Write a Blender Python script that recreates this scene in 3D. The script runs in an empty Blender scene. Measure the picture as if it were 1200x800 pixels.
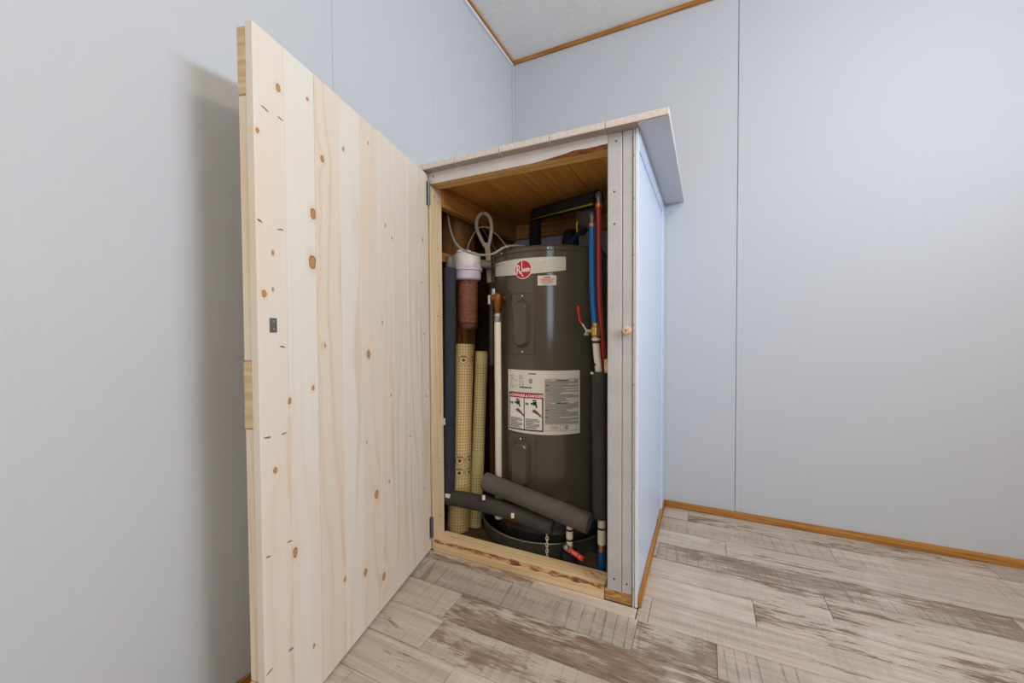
import bpy, bmesh, math, random
from mathutils import Vector, Matrix
random.seed(7)
C = bpy.context.scene.collection
S = bpy.context.scene

# ------------------------------------------------------------ camera
CAM = Vector((1.0046, -2.0891, 0.8648)); YAW, PITCH, ROLL, FPX = 0.4527, 0.0241, -0.0051, 467.97
cd_ = bpy.data.cameras.new('camera'); cam = bpy.data.objects.new('camera', cd_); C.objects.link(cam)
F = Vector((-math.sin(YAW)*math.cos(PITCH), math.cos(YAW)*math.cos(PITCH), -math.sin(PITCH)))
R0 = Vector((math.cos(YAW), math.sin(YAW), 0)); U0 = R0.cross(F)
Rt = R0*math.cos(ROLL) + U0*math.sin(ROLL); Up = U0*math.cos(ROLL) - R0*math.sin(ROLL)
M = Matrix((Rt, Up, -F)).transposed().to_4x4(); M.translation = CAM
cam.matrix_world = M
cd_.sensor_width = 36; cd_.lens = FPX*36/1200; cd_.clip_start = 0.02
S.camera = cam

# ------------------------------------------------------------ world, daylight, exposure
S.view_settings.view_transform = 'Standard'; S.view_settings.look = 'None'
S.view_settings.gamma = 1; S.view_settings.use_curve_mapping = False
S.view_settings.exposure = 0.2
w = bpy.data.worlds.new('sky'); S.world = w; w.use_nodes = True
w.node_tree.nodes['Background'].inputs[0].default_value = (.75, .86, 1, 1)
w.node_tree.nodes['Background'].inputs[1].default_value = 1.0

def area(name, loc, direction, sx, sy, power, color):
    l = bpy.data.lights.new(name, 'AREA'); l.shape = 'RECTANGLE'; l.size = sx; l.size_y = sy
    l.energy = power; l.color = color
    o = bpy.data.objects.new(name, l); C.objects.link(o); o.location = loc
    o.rotation_euler = Vector(direction).to_track_quat('-Z', 'Z').to_euler()
    return o
RX, RY, RZ = 2.65, -4.0, 2.4            # room extents: x 0..RX, y RY..0, z 0..RZ
W1 = (-1.61, -1.33, 1.30, 2.28)        # window in the right wall: y0 y1 z0 z1
W2 = (1.45, 2.25, 0.80, 2.05)          # window in the rear wall: x0 x1 z0 z1
area('daylight_right', (RX-.03, (W1[0]+W1[1])/2, (W1[2]+W1[3])/2), (-1, 0, 0), W1[1]-W1[0]-.06, W1[3]-W1[2]-.06, 27, (.66, .82, 1.0))
area('daylight_rear', ((W2[0]+W2[1])/2, RY+.03, (W2[2]+W2[3])/2), (0, 1, 0), W2[1]-W2[0]-.06, W2[3]-W2[2]-.06, 11, (.66, .80, 1.0))

# ------------------------------------------------------------ node helper
def lin(c):
    return tuple(((v/255)/12.92 if v/255 <= .04045 else ((v/255+.055)/1.055)**2.4) for v in c) + (1,)
class NT:
    def __init__(s, name):
        s.m = bpy.data.materials.new(name); s.m.use_nodes = True; s.t = s.m.node_tree
        s.b = s.t.nodes['Principled BSDF']
    def n(s, typ, **kw):
        nd = s.t.nodes.new(typ)
        for k, v in kw.items(): setattr(nd, k, v)
        return nd
    def put(s, sock, v):
        if isinstance(v, bpy.types.NodeSocket): s.t.links.new(v, sock)
        elif v is not None: sock.default_value = v
    def math(s, op, a, b=None, c=None, clamp=False):
        nd = s.n('ShaderNodeMath', operation=op, use_clamp=clamp)
        for i, v in enumerate((a, b, c)): s.put(nd.inputs[i], v)
        return nd.outputs[0]
    def vec(s, op, a, b=None):
        nd = s.n('ShaderNodeVectorMath', operation=op)
        s.put(nd.inputs[0], a); s.put(nd.inputs[1], b)
        return nd.outputs['Value'] if op in ('LENGTH', 'DOT_PRODUCT', 'DISTANCE') else nd.outputs[0]
    def mix(s, f, a, b, mode='MIX'):
        nd = s.n('ShaderNodeMix', data_type='RGBA', blend_type=mode)
        s.put(nd.inputs[0], f); s.put(nd.inputs[6], a); s.put(nd.inputs[7], b)
        return nd.outputs[2]
    def noise(s, v, scale=1, detail=3, rough=.55, dist=0):
        nd = s.n('ShaderNodeTexNoise'); s.put(nd.inputs['Vector'], v)
        nd.inputs['Scale'].default_value = scale; nd.inputs['Detail'].default_value = detail
        nd.inputs['Roughness'].default_value = rough; nd.inputs['Distortion'].default_value = dist
        return nd.outputs[0]
    def ramp(s, f, stops):
        nd = s.n('ShaderNodeValToRGB'); s.put(nd.inputs[0], f); e = nd.color_ramp.elements
        while len(e) < len(stops): e.new(.5)
        for el, (p, c) in zip(e, stops):
            el.position = p; el.color = c if isinstance(c, tuple) else (c, c, c, 1)
        return nd.outputs[0]
    def obj(s): return s.n('ShaderNodeTexCoord').outputs['Object']
    def rnd(s): return s.n('ShaderNodeObjectInfo').outputs['Random']
    def map(s, v, sc, loc=None):
        r = s.vec('MULTIPLY', v, sc)
        return s.vec('ADD', r, loc) if loc is not None else r
    def sep(s, v): return s.n('ShaderNodeSeparateXYZ') if False else s._sep(v)
    def _sep(s, v):
        nd = s.n('ShaderNodeSeparateXYZ'); s.put(nd.inputs[0], v); return nd.outputs
    def bump(s, h, strength=.2, dist=.002):
        nd = s.n('ShaderNodeBump'); s.put(nd.inputs['Height'], h)
        nd.inputs['Strength'].default_value = strength; nd.inputs['Distance'].default_value = dist
        s.t.links.new(nd.outputs[0], s.b.inputs['Normal'])
    def set(s, color=None, rough=None, metal=None, spec=None, trans=None, ior=None, coat=None):
        for k, v in (('Base Color', color), ('Roughness', rough), ('Metallic', metal), ('Specular IOR Level', spec),
                     ('Transmission Weight', trans), ('IOR', ior), ('Coat Weight', coat)):
            if v is not None: s.put(s.b.inputs[k], v)
        return s.m

def plain(name, rgb, rough=.5, metal=0, spec=.5, vary=.08, scale=30, bump=0, coat=0):
    t = NT(name); v = t.noise(t.obj(), scale, 3)
    c = lin(rgb); k = tuple(x*(1-vary) for x in c[:3])+(1,); h = tuple(min(1, x*(1+vary)) for x in c[:3])+(1,)
    t.set(t.ramp(v, [(.3, k), (.7, h)]), rough, metal, spec, coat=coat)
    if bump: t.bump(v, bump, .002)
    return t.m

def wood(name, light, dark, axis='x', grain=70, rough=.6, knots=0, tint=.12, knotcol=(120, 74, 38), bump=.15):
    """procedural timber, grain along the given local axis"""
    t = NT(name); co = t.obj(); r = t.rnd()
    off = t.n('ShaderNodeCombineXYZ'); t.put(off.inputs[0], t.math('MULTIPLY', r, 37.)); t.put(off.inputs[1], t.math('MULTIPLY', r, 11.)); t.put(off.inputs[2], t.math('MULTIPLY', r, 23.))
    sc = {'x': (.05, 1, 1), 'y': (1, .05, 1), 'z': (1, 1, .05)}[axis]
    v = t.map(co, sc, off.outputs[0])
    warp = t.noise(v, 9, 2)
    g1 = t.noise(v, grain, 4, .6, .6)
    g2 = t.math('SINE', t.math('MULTIPLY', t.math('ADD', t.math('MULTIPLY', warp, 1.), t.noise(v, 25, 1)), 30.))
    g = t.math('ADD', t.math('MULTIPLY', g1, .75), t.math('MULTIPLY', t.math('ADD', g2, 1.), .12))
    c = t.ramp(g, [(.30, lin(light)), (.68, lin(dark))])
    c = t.mix(t.math('MULTIPLY', r, tint), c, lin(dark))
    if knots:
        sc2 = {'x': (.6, 1, 1), 'y': (1, .6, 1), 'z': (1, 1, .6)}[axis]
        vo = t.n('ShaderNodeTexVoronoi'); t.put(vo.inputs['Vector'], t.map(co, sc2, off.outputs[0])); vo.inputs['Scale'].default_value = knots
        k = t.ramp(vo.outputs['Distance'], [(.03, 1.), (.09, 0.)])
        c = t.mix(k, c, lin(knotcol))
    t.set(c, rough, spec=.3); t.bump(g1, bump, .001)
    return t.m

MAT = {}
# walls: pale vinyl-faced panelling with a faint vertical linen weave
def wallmat(name, rgb):
    t = NT(name); co = t.obj()
    v = t.noise(t.map(co, (140, 140, 3)), 1, 3); h = t.noise(co, 1.3, 2)
    c = t.mix(t.math('MULTIPLY', v, .10), lin(rgb), lin(tuple(x-28 for x in rgb)))
    c = t.mix(t.math('MULTIPLY', h, .06), c, lin(tuple(x-20 for x in rgb)))
    vo = t.n('ShaderNodeTexVoronoi'); t.put(vo.inputs['Vector'], co); vo.inputs['Scale'].default_value = 4.3
    c = t.mix(t.ramp(vo.outputs['Distance'], [(.008, .5), (.02, 0.)]), c, lin((150, 140, 128)))
    t.set(c, .55, spec=.35); t.bump(v, .05, .001); return t.m
MAT['wall'] = wallmat('wall_vinyl', (202, 206, 212))
MAT['far_wall'] = wood('assumed_tan_panelling', (186, 160, 128), (168, 140, 108), 'z', 30)  # unseen walls: tan finish picked for a dimmer, warmer bounce
t = NT('ceiling_stipple'); v = t.noise(t.obj(), 55, 5, .7)
t.set(t.ramp(v, [(.3, lin((238, 238, 236))), (.7, lin((248, 248, 246)))]), .9, spec=.1); t.bump(v, .7, .006); MAT['ceiling'] = t.m
MAT['oak_x'] = wood('oak_trim_x', (196, 140, 74), (160, 104, 46), 'x', 90)
MAT['oak_y'] = wood('oak_trim_y', (196, 140, 74), (160, 104, 46), 'y', 90)
MAT['white'] = plain('white_paint', (232, 234, 238), .45, vary=.02)
MAT['side_panel'] = plain('white_laminate_panel', (212, 226, 248), .35, vary=.015, scale=8)
MAT['grey_paint'] = plain('grey_painted_timber', (195, 193, 194), .55, vary=.06, scale=14, bump=.05)
MAT['header_paint'] = plain('pale_painted_header', (222, 218, 214), .55, vary=.05, scale=12)
MAT['pine_x'] = wood('raw_pine_x', (234, 210, 172), (218, 184, 136), 'x', 40, knots=3.4)
MAT['pine_z'] = wood('raw_pine_z', (232, 208, 174), (218, 188, 146), 'z', 40, knots=4.2)
MAT['pine_warm'] = wood('honey_pine_x', (240, 202, 136), (222, 174, 104), 'x', 40)
MAT['brown_x'] = wood('aged_timber_x', (216, 166, 94), (184, 130, 64), 'x', 40, knots=3)
MAT['brown_y'] = wood('aged_timber_y', (206, 152, 84), (172, 118, 56), 'y', 40, knots=3)
MAT['brown_z'] = wood('aged_timber_z', (178, 128, 74), (146, 98, 52), 'z', 40, knots=3)
MAT['ply'] = wood('closet_plywood', (222, 160, 82), (200, 134, 58), 'y', 26, knots=0)
MAT['subfloor'] = wood('dusty_subfloor', (128, 108, 84), (84, 66, 46), 'x', 50)
MAT['sheathing'] = plain('dark_sheathing', (92, 66, 42), .8, vary=.2, scale=20)
t = NT('strand_board'); vo = t.n('ShaderNodeTexVoronoi'); t.put(vo.inputs['Vector'], t.map(t.obj(), (60, 60, 160))); vo.inputs['Scale'].default_value = 1
t.set(t.mix(t.n('ShaderNodeSeparateColor').outputs[0], lin((205, 165, 105)), lin((160, 112, 58))), .7)
sepc = [n for n in t.t.nodes if n.bl_idname == 'ShaderNodeSeparateColor'][0]; t.t.links.new(vo.outputs['Color'], sepc.inputs[0]); MAT['osb'] = t.m
t = NT('bark_wane'); v = t.noise(t.map(t.obj(), (1, 3, 3)), 24, 5, .7)
t.set(t.ramp(v, [(.42, lin((206, 160, 104))), (.52, lin((150, 98, 62))), (.62, lin((92, 54, 36)))]), .9); t.bump(v, .8, .004); MAT['bark'] = t.m
t = NT('bark_solid'); v = t.noise(t.map(t.obj(), (1, 3, 3)), 34, 5, .7)
t.set(t.ramp(v, [(.3, lin((172, 108, 60))), (.6, lin((112, 62, 32)))]), .9); t.bump(v, .8, .004); MAT['bark_solid'] = t.m
# laminate planks of the shelf: pale face, bevelled edge with fine grain
t = NT('pale_laminate'); v = t.noise(t.map(t.obj(), (90, 8, 60)), 1, 4, .65)
t.set(t.ramp(v, [(.35, lin((226, 218, 208))), (.65, lin((212, 202, 190)))]), .45); MAT['laminate'] = t.m
MAT['laminate_shaded'] = plain('laminate_underside_shade', (170, 158, 150), .6, vary=.05, scale=20)  # plank undersides: soffit shade put into a darker beige
MAT['laminate_under'] = plain('laminate_backing', (205, 206, 212), .4, vary=.02)

# weathered floor planks; Object colour: R worn brown, G saw marks, B tone
t = NT('weathered_plank'); co = t.obj(); oi = t.n('ShaderNodeObjectInfo'); r = oi.outputs['Random']
sc = t.n('ShaderNodeSeparateColor'); t.t.links.new(oi.outputs['Color'], sc.inputs[0])
off = t.n('ShaderNodeCombineXYZ')
for i, k in enumerate((53., 29., 17.)): t.put(off.inputs[i], t.math('MULTIPLY', r, k))
P = t.vec('ADD', co, off.outputs[0])
g1 = t.noise(t.map(P, (2.2, 60, 1)), 1, 5, .65, .4)
g2 = t.noise(t.map(P, (1.6, 7, 1)), 1.6, 3, .6)
g3 = t.noise(t.map(P, (9, 9, 1)), 1, 2)
c = t.ramp(g1, [(.28, lin((214, 203, 189))), (.52, lin((196, 182, 166))), (.78, lin((164, 148, 132)))])
c = t.mix(t.ramp(g2, [(.50, 0.), (.70, .5)]), c, lin((170, 158, 145)))
c = t.mix(t.ramp(g3, [(.55, 0.), (.8, .35)]), c, lin((212, 186, 160)))
# worn-through brown patches along the grain, ragged
wn = t.noise(t.map(P, (5, 34, 1)), 1.0, 7, .78, 1.2)
wl = t.noise(t.map(P, (1.7, 9., 1)), 1.0, 2)
thr = t.math('ADD', t.math('MULTIPLY', wn, .75), t.math('MULTIPLY', wl, .9))
thr = t.math('ADD', thr, t.math('MULTIPLY', t.math('SUBTRACT', sc.outputs[0], .46), .95))
fl = t.noise(t.map(P, (16, 130, 1)), 1, 4, .7, .5)
wm = t.ramp(t.math('ADD', t.math('SUBTRACT', thr, .4), t.math('MULTIPLY', t.math('SUBTRACT', fl, .5), .55)), [(.55, 0.), (.64, 1.)])
bc = t.ramp(t.math('ADD', t.math('MULTIPLY', wn, .5), t.math('MULTIPLY', fl, .5)), [(.36, lin((172, 148, 124))), (.6, lin((104, 80, 62)))])
c = t.mix(t.math('MULTIPLY', wm, .9), c, bc)
# saw marks across the board, fading from one long edge
xy = t._sep(co)
px = t.math('ADD', t.math('MULTIPLY', xy[0], 27.), t.math('MULTIPLY', t.noise(t.map(P, (9, .3, 1)), 1, 2), 3.))
px = t.math('ADD', px, t.math('MULTIPLY', xy[1], 2.2))
ln = t.math('PINGPONG', px, .5)
lw = t.math('MULTIPLY', t.noise(t.map(P, (14, 26, 1)), 1, 2), .17)
ln = t.math('LESS_THAN', ln, t.math('SUBTRACT', lw, .025))
fine = t.noise(t.map(P, (190, 7, 1)), 1, 2)
edge = t.math('ADD', t.math('MULTIPLY', xy[1], 9.), t.math('MULTIPLY', t.math('SUBTRACT', t.noise(t.map(P, (9, 5, 1)), 1, 3), .5), 3.))
em = t.ramp(edge, [(.25, 1.), (.7, 0.)])
smk = t.math('MULTIPLY', t.math('MULTIPLY', ln, em), t.math('MULTIPLY', sc.outputs[1], t.ramp(t.noise(t.map(P, (5, 1, 1)), 1, 1), [(.38, 0.), (.5, 1.)])))
c = t.mix(t.math('MULTIPLY', smk, .7), c, lin((104, 86, 72)))
shd = t.math('MULTIPLY', t.ramp(edge, [(.0, 1.), (.45, 0.)]), sc.outputs[1])
c = t.mix(t.math('MULTIPLY', shd, .45), c, lin((158, 146, 134)))
fm = t.math('MULTIPLY', t.ramp(fine, [(.5, 0.), (.64, 1.)]), t.ramp(g2, [(.42, 0.), (.55, 1.)]))
fm = t.math('MULTIPLY', fm, t.math('ADD', t.math('MULTIPLY', sc.outputs[1], .7), .3))
c = t.mix(t.math('MULTIPLY', fm, .5), c, lin((140, 124, 110)))
ed = t.ramp(t.math('ADD', t.math('ABSOLUTE', xy[1]), t.math('MULTIPLY', t.math('SUBTRACT', t.noise(t.map(P, (7, 60, 1)), 1, 4, .7), .5), .03)), [(.053, 0.), (.062, 1.)])
ew = t.ramp(t.noise(t.map(P, (3, 1, 1)), 1, 2), [(.45, 0.), (.6, 1.)])
c = t.mix(t.math('MULTIPLY', t.math('MULTIPLY', ed, ew), .6), c, lin((112, 94, 80)))
c = t.mix(t.ramp(g3, [(.30, .22), (.42, 0.)]), c, lin((230, 222, 210)))
hs = t.n('ShaderNodeHueSaturation'); t.put(hs.inputs['Color'], c); t.put(hs.inputs['Value'], t.math('ADD', t.math('MULTIPLY', sc.outputs[2], .4), .8))
t.set(hs.outputs[0], t.ramp(g1, [(.3, .38), (.7, .55)]), spec=.4); t.bump(g1, .12, .001); MAT['plank'] = t.m

# door staves: object space = door plane (x along width from the hinge, z height)
KNOTS = [(0.721,1.381,.011),(0.635,1.406,.007),(0.775,1.267,.008),(0.589,1.289,.011),(0.507,1.348,.008),(0.393,1.415,.005),(0.623,1.145,.016),(0.628,1.031,.021),(0.744,1.031,.006),(0.768,0.944,.010),(0.744,0.955,.005),(0.306,1.201,.006),(0.266,1.169,.007),(0.043,1.213,.009),(0.33,0.896,.006),
 (0.405,0.802,.016),(0.59,0.834,.007),(0.633,0.735,.008),(0.705,0.716,.009),(0.748,0.578,.009),(0.373,0.377,.017),(0.283,0.663,.006),(0.697,0.376,.014),(0.527,0.212,.009),(0.435,0.176,.014),(0.339,0.105,.016),(0.644,0.124,.006),(0.42,0.547,.005),(0.3,0.39,.006),(0.058,0.407,.006)]
MARKS = [(0.757,1.319),(0.717,1.32),(0.723,1.084),(0.773,1.089),(0.722,0.836),(0.766,0.652),(0.723,0.649),(0.712,0.409),(0.769,0.407),(0.715,0.17),(0.771,0.169),(.03,.62),(.055,1.05),(.04,.86),(.05,.27),(.16,.5)]
t = NT('pine_door'); co = t.obj(); r = t.rnd()
wob = t.n('ShaderNodeTexNoise'); t.put(wob.inputs['Vector'], co); wob.inputs['Scale'].default_value = 60
cw = t.vec('ADD', co, t.vec('MULTIPLY', t.vec('SUBTRACT', wob.outputs['Color'], (.5, .5, .5)), (.008, 0, .008)))
kd = None
for (x, z, rr) in KNOTS:
    d = t.vec('LENGTH', t.vec('MULTIPLY', t.vec('SUBTRACT', cw, (x, 0, z)), (1.75/rr, 0, 1.25/rr)))
    kd = d if kd is None else t.math('MINIMUM', kd, d)
md = None
for i, (x, z) in enumerate(MARKS):
    q = t.vec('SUBTRACT', cw, (x, 0, z)); a = (.15, .3, -.2, .4)[i % 4]*.8
    nd = t.n('ShaderNodeVectorRotate', rotation_type='Y_AXIS'); t.put(nd.inputs['Vector'], q); nd.inputs['Angle'].default_value = a
    d = t.vec('LENGTH', t.vec('MULTIPLY', nd.outputs[0], (88+(i*37 % 60), 0, 480)))
    md = d if md is None else t.math('MINIMUM', md, d)
off = t.n('ShaderNodeCombineXYZ')
for i, k in enumerate((41., 3., 19.)): t.put(off.inputs[i], t.math('MULTIPLY', r, k))
Pv = t.vec('ADD', co, off.outputs[0])
bend = t.math('DIVIDE', 1., t.math('ADD', t.math('MULTIPLY', kd, kd), 3.))
wv = t.noise(t.map(Pv, (5, 1, .9)), 1, 2)
ph = t.math('ADD', t.math('MULTIPLY', wv, 34.), t.math('MULTIPLY', bend, 22.))
ph = t.math('ADD', ph, t.math('MULTIPLY', t._sep(Pv)[0], 120.))
rings = t.math('POWER', t.math('MULTIPLY', t.math('ADD', t.math('SINE', ph), 1.), .5), 5.)
fg = t.noise(t.map(Pv, (170, 1, 2.5)), 1, 4, .6)
vis = t.ramp(t.noise(t.map(Pv, (7, 1, .7)), 1, 1), [(.42, 0.), (.62, 1.)])
c = t.mix(r, lin((238, 234, 226)), lin((235, 222, 205)))
c = t.mix(t.math('MULTIPLY', t.math('MULTIPLY', rings, vis), .42), c, lin((216, 180, 136)))
c = t.mix(t.math('MULTIPLY', fg, .22), c, lin((216, 192, 162)))
pat = t.ramp(t.noise(t.map(Pv, (6, 1, 1.3)), 1, 2), [(.5, 0.), (.72, .55)])
c = t.mix(pat, c, lin((236, 210, 184)))
c = t.mix(t.ramp(kd, [(0., 1.), (.9, .8), (1., .45), (1.0, .35)]), c, c)
halo = t.ramp(t.math('DIVIDE', kd, 4.), [(.25, .35), (.62, 0.)])
c = t.mix(halo, c, lin((226, 186, 140)))
kr = t.math('POWER', t.math('MULTIPLY', t.math('ADD', t.math('SINE', t.math('MULTIPLY', kd, 22.)), 1.), .5), 2.)
kc = t.mix(kr, lin((206, 158, 104)), lin((168, 116, 66)))
kc = t.mix(t.ramp(kd, [(.72, 0.), (.86, .8), (1., .25)]), kc, lin((92, 56, 26)))
c = t.mix(t.ramp(kd, [(.92, 1.), (1.0, 0.)]), c, kc)
c = t.mix(t.ramp(md, [(.75, .85), (1., 0.)]), c, lin((84, 54, 28)))
t.set(c, .5, spec=.35); t.bump(fg, .06, .001); MAT['door'] = t.m
MAT['door_rail'] = wood('door_rail_end_grain', (226, 206, 172), (200, 172, 130), 'y', 60)
MAT['door_stile'] = wood('door_stile_pine', (238, 226, 204), (228, 210, 180), 'z', 60)

MAT['heater'] = plain('heater_enamel', (86, 80, 69), .15, spec=.5, vary=.02, scale=5)
MAT['heater_dark'] = plain('heater_lower_dark', (52, 50, 46), .4, vary=.05)
MAT['pan'] = plain('drain_pan_metal', (104, 100, 92), .4, metal=.5, vary=.06)
MAT['pan_rim'] = plain('drain_pan_rim_highlight', (140, 136, 126), .25, metal=.7, vary=.06)  # rolled rim, its highlight put into a paler colour than the wall
MAT['pan_in'] = plain('drain_pan_black', (40, 38, 35), .4, vary=.1)
MAT['sticker'] = plain('label_paper', (226, 224, 214), .5, vary=.02)
MAT['band'] = plain('silver_band', (214, 212, 200), .35, vary=.03, scale=12)
MAT['red_print'] = plain('red_print', (196, 30, 40), .45, vary=.05)
MAT['white_print'] = plain('white_print', (240, 238, 234), .45, vary=.02)
MAT['black_print'] = plain('black_print', (34, 31, 30), .5, vary=.1)
MAT['grey_print'] = plain('grey_print', (140, 138, 134), .5, vary=.1)
MAT['skin_print'] = plain('skin_tone_print', (120, 74, 58), .5, vary=.1)
MAT['pink_print'] = plain('pink_print', (214, 150, 132), .5, vary=.08)
def foam(name, rgb, bump=.25):
    t = NT(name); v = t.noise(t.obj(), 260, 3, .7); v2 = t.noise(t.obj(), 14, 3)
    c = lin(rgb); t.set(t.ramp(t.math('ADD', t.math('MULTIPLY', v, .6), t.math('MULTIPLY', v2, .4)), [(.35, tuple(x*.8 for x in c[:3])+(1,)), (.65, tuple(x*1.2 for x in c[:3])+(1,))]), .8, spec=.25)
    t.bump(v, bump, .002); return t.m
MAT['foam_navy'] = foam('navy_pipe_foam', (50, 52, 60))
MAT['foam_grey'] = foam('grey_pipe_foam', (92, 87, 82))
MAT['foam_black'] = foam('black_pipe_foam', (34, 33, 33))
MAT['foam_char'] = foam('charcoal_pipe_foam', (66, 63, 60))
MAT['pex_blue'] = plain('blue_pex', (12, 96, 158), .35, vary=.04)
MAT['pex_red'] = plain('red_pex', (168, 52, 40), .4, vary=.06)
MAT['pvc'] = plain('white_pvc', (232, 224, 206), .4, vary=.03)
MAT['brass'] = plain('brass', (206, 166, 92), .3, metal=.85, vary=.1)
MAT['bronze'] = plain('bronze_valve', (140, 88, 42), .35, metal=.75, vary=.12)
MAT['copper'] = plain('copper', (196, 128, 88), .3, metal=.8, vary=.1)
MAT['steel'] = plain('zinc_steel', (176, 176, 172), .35, metal=.85, vary=.08)
MAT['chain'] = plain('chain_zinc', (226, 220, 204), .35, metal=.5, vary=.08)
MAT['hinge'] = plain('galvanised_hinge', (128, 132, 132), .45, metal=.7, vary=.15, scale=60)
MAT['dark_metal'] = plain('dark_metal_ring', (66, 52, 40), .4, metal=.5, vary=.1)
MAT['red_plastic'] = plain('red_vinyl_grip', (206, 40, 36), .4, vary=.04)
MAT['yellow'] = plain('yellow_strip', (226, 206, 40), .5, vary=.04)
MAT['filter_head'] = plain('lilac_white_plastic', (228, 223, 220), .35, vary=.03)
MAT['filter_ring'] = plain('lilac_plastic_collar', (206, 197, 212), .35, vary=.03)
MAT['wrench'] = plain('cream_plastic', (200, 188, 166), .45, vary=.05)
MAT['cable'] = plain('grey_cable', (150, 146, 138), .5, vary=.06)
MAT['hose'] = plain('grey_hose', (128, 124, 120), .5, vary=.06)
MAT['tape'] = plain('white_tape', (226, 222, 216), .5, vary=.04)
t = NT('sediment_cartridge'); v = t.noise(t.map(t.obj(), (60, 60, 190)), 1, 4, .7, 1.5)
t.set(t.ramp(v, [(.32, lin((196, 150, 124))), (.6, lin((138, 92, 72)))]), .8); t.bump(v, .6, .003); MAT['cartridge'] = t.m
t = NT('clear_sump'); t.set(lin((236, 216, 206)), .06, trans=1.0, ior=1.2); MAT['clear'] = t.m
t = NT('window_glass'); t.set((1, 1, 1, 1), .0, trans=1.0, ior=1.05); MAT['glass'] = t.m
def rollmat(name, rgb):
    # cream underlay foil printed with a grid of small dots, cylindrical UV in metres
    t = NT(name); uv = t.n('ShaderNodeUVMap'); uv.uv_map = 'uv'
    q = t.vec('FRACTION', t.vec('MULTIPLY', uv.outputs[0], (1/.0122, 1/.0122, 1)))
    d = t.vec('LENGTH', t.vec('MULTIPLY', t.vec('SUBTRACT', q, (.5, .5, 0)), (1, 1, 0)))
    dot = t.ramp(d, [(.19, 1.), (.27, 0.)])
    sy = t._sep(uv.outputs[0])[1]
    band = t.math('GREATER_THAN', t.math('ABSOLUTE', t.math('SUBTRACT', sy, .281)), .052)
    band2 = t.math('GREATER_THAN', t.math('ABSOLUTE', t.math('SUBTRACT', sy, .742)), .024)
    dot = t.math('MULTIPLY', t.math('MULTIPLY', dot, band), band2)
    ln = t.math('LESS_THAN', t.math('ABSOLUTE', t.math('SUBTRACT', t.math('FRACT', t.math('MULTIPLY', sy, 8.1)), .5)), .012)
    c = t.mix(t.math('MULTIPLY', dot, .75), lin(rgb), lin((92, 68, 34)))
    c = t.mix(t.math('MULTIPLY', ln, .35), c, lin((150, 118, 70)))
    t.set(c, .5); return t.m
MAT['roll_a'] = rollmat('underlay_foil', (230, 200, 138))
MAT['roll_b'] = rollmat('underlay_foil_green', (216, 200, 144))

# ------------------------------------------------------------ mesh helpers
def BM(): return bmesh.new()
def box(bm, x0, x1, y0, y1, z0, z1, bev=0, seg=1):
    vs = [bm.verts.new((x, y, z)) for x in (x0, x1) for y in (y0, y1) for z in (z0, z1)]
    fs = [bm.faces.new([vs[i] for i in f]) for f in ((0, 1, 3, 2), (4, 6, 7, 5), (0, 4, 5, 1), (2, 3, 7, 6), (0, 2, 6, 4), (1, 5, 7, 3))]
    if bev:
        es = list({e for f in fs for e in f.edges})
        bmesh.ops.bevel(bm, geom=es, offset=bev, segments=seg, affect='EDGES', profile=.5)
    return bm
def catmull(pts, k=6):
    P = [Vector(p) for p in pts]; P = [P[0]*2-P[1]]+P+[P[-1]*2-P[-2]]; out = []
    for i in range(1, len(P)-2):
        for j in range(k):
            s = j/k; a, b, c, d = P[i-1:i+3]
            out.append(.5*((2*b)+(c-a)*s+(2*a-5*b+4*c-d)*s*s+(3*b-a-3*c+d)*s**3))
    return out+[P[-2]]
def tube(bm, pts, r, n=16, caps=True, closed=False, squash=None):
    P = [Vector(p) for p in pts]; N = len(P); rad = r if isinstance(r, (list, tuple)) else [r]*N
    rings = []; up = None
    for i in range(N):
        a = P[(i-1) % N] if closed or i else P[i]; b = P[(i+1) % N] if closed or i < N-1 else P[i]
        T = (b-a).normalized()
        if up is None:
            up = Vector((0, 0, 1)) if abs(T.z) < .9 else Vector((1, 0, 0))
        S1 = T.cross(up).normalized(); up = S1.cross(T).normalized()
        rings.append([bm.verts.new(P[i]+(S1*math.cos(2*math.pi*k/n)+up*math.sin(2*math.pi*k/n))*rad[i]) for k in range(n)])
    for i in range(N if closed else N-1):
        A, B_ = rings[i], rings[(i+1) % N]
        for k in range(n): bm.faces.new((A[k], A[(k+1) % n], B_[(k+1) % n], B_[k]))
    if caps and not closed:
        bm.faces.new(list(reversed(rings[0]))); bm.faces.new(rings[-1])
    return bm
def lathe(bm, prof, c, n=32, axis=None):
    """prof: (radius, distance) along axis from c"""
    A = Vector(axis or (0, 0, 1)).normalized(); X = A.orthogonal().normalized(); Y = A.cross(X); c = Vector(c)
    rings = []
    for r, h in prof:
        if r < 1e-6: rings.append([bm.verts.new(c+A*h)])
        else: rings.append([bm.verts.new(c+A*h+(X*math.cos(2*math.pi*k/n)+Y*math.sin(2*math.pi*k/n))*r) for k in range(n)])
    for a, b in zip(rings, rings[1:]):
        for k in range(n):
            q = [a[k % len(a)], a[(k+1) % len(a)], b[(k+1) % len(b)], b[k % len(b)]]
            u = []
            for v in q:
                if v not in u: u.append(v)
            if len(u) > 2: bm.faces.new(u)
    return bm
def hollow(bm, pts, r, ri, n=24):
    """foam sleeve: tube with open ends, inner bore showing a little"""
    P = [Vector(p) for p in pts]
    tube(bm, P, r, n, caps=False); 
    for end, nx in ((0, 1), (-1, -2)):
        d = (P[nx]-P[end]).normalized()
        lathe(bm, [(r, 0), (ri, 0), (ri, .03), (0, .03)], P[end], n, d)
    bmesh.ops.remove_doubles(bm, verts=bm.verts[:], dist=1e-5)
    return bm

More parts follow.
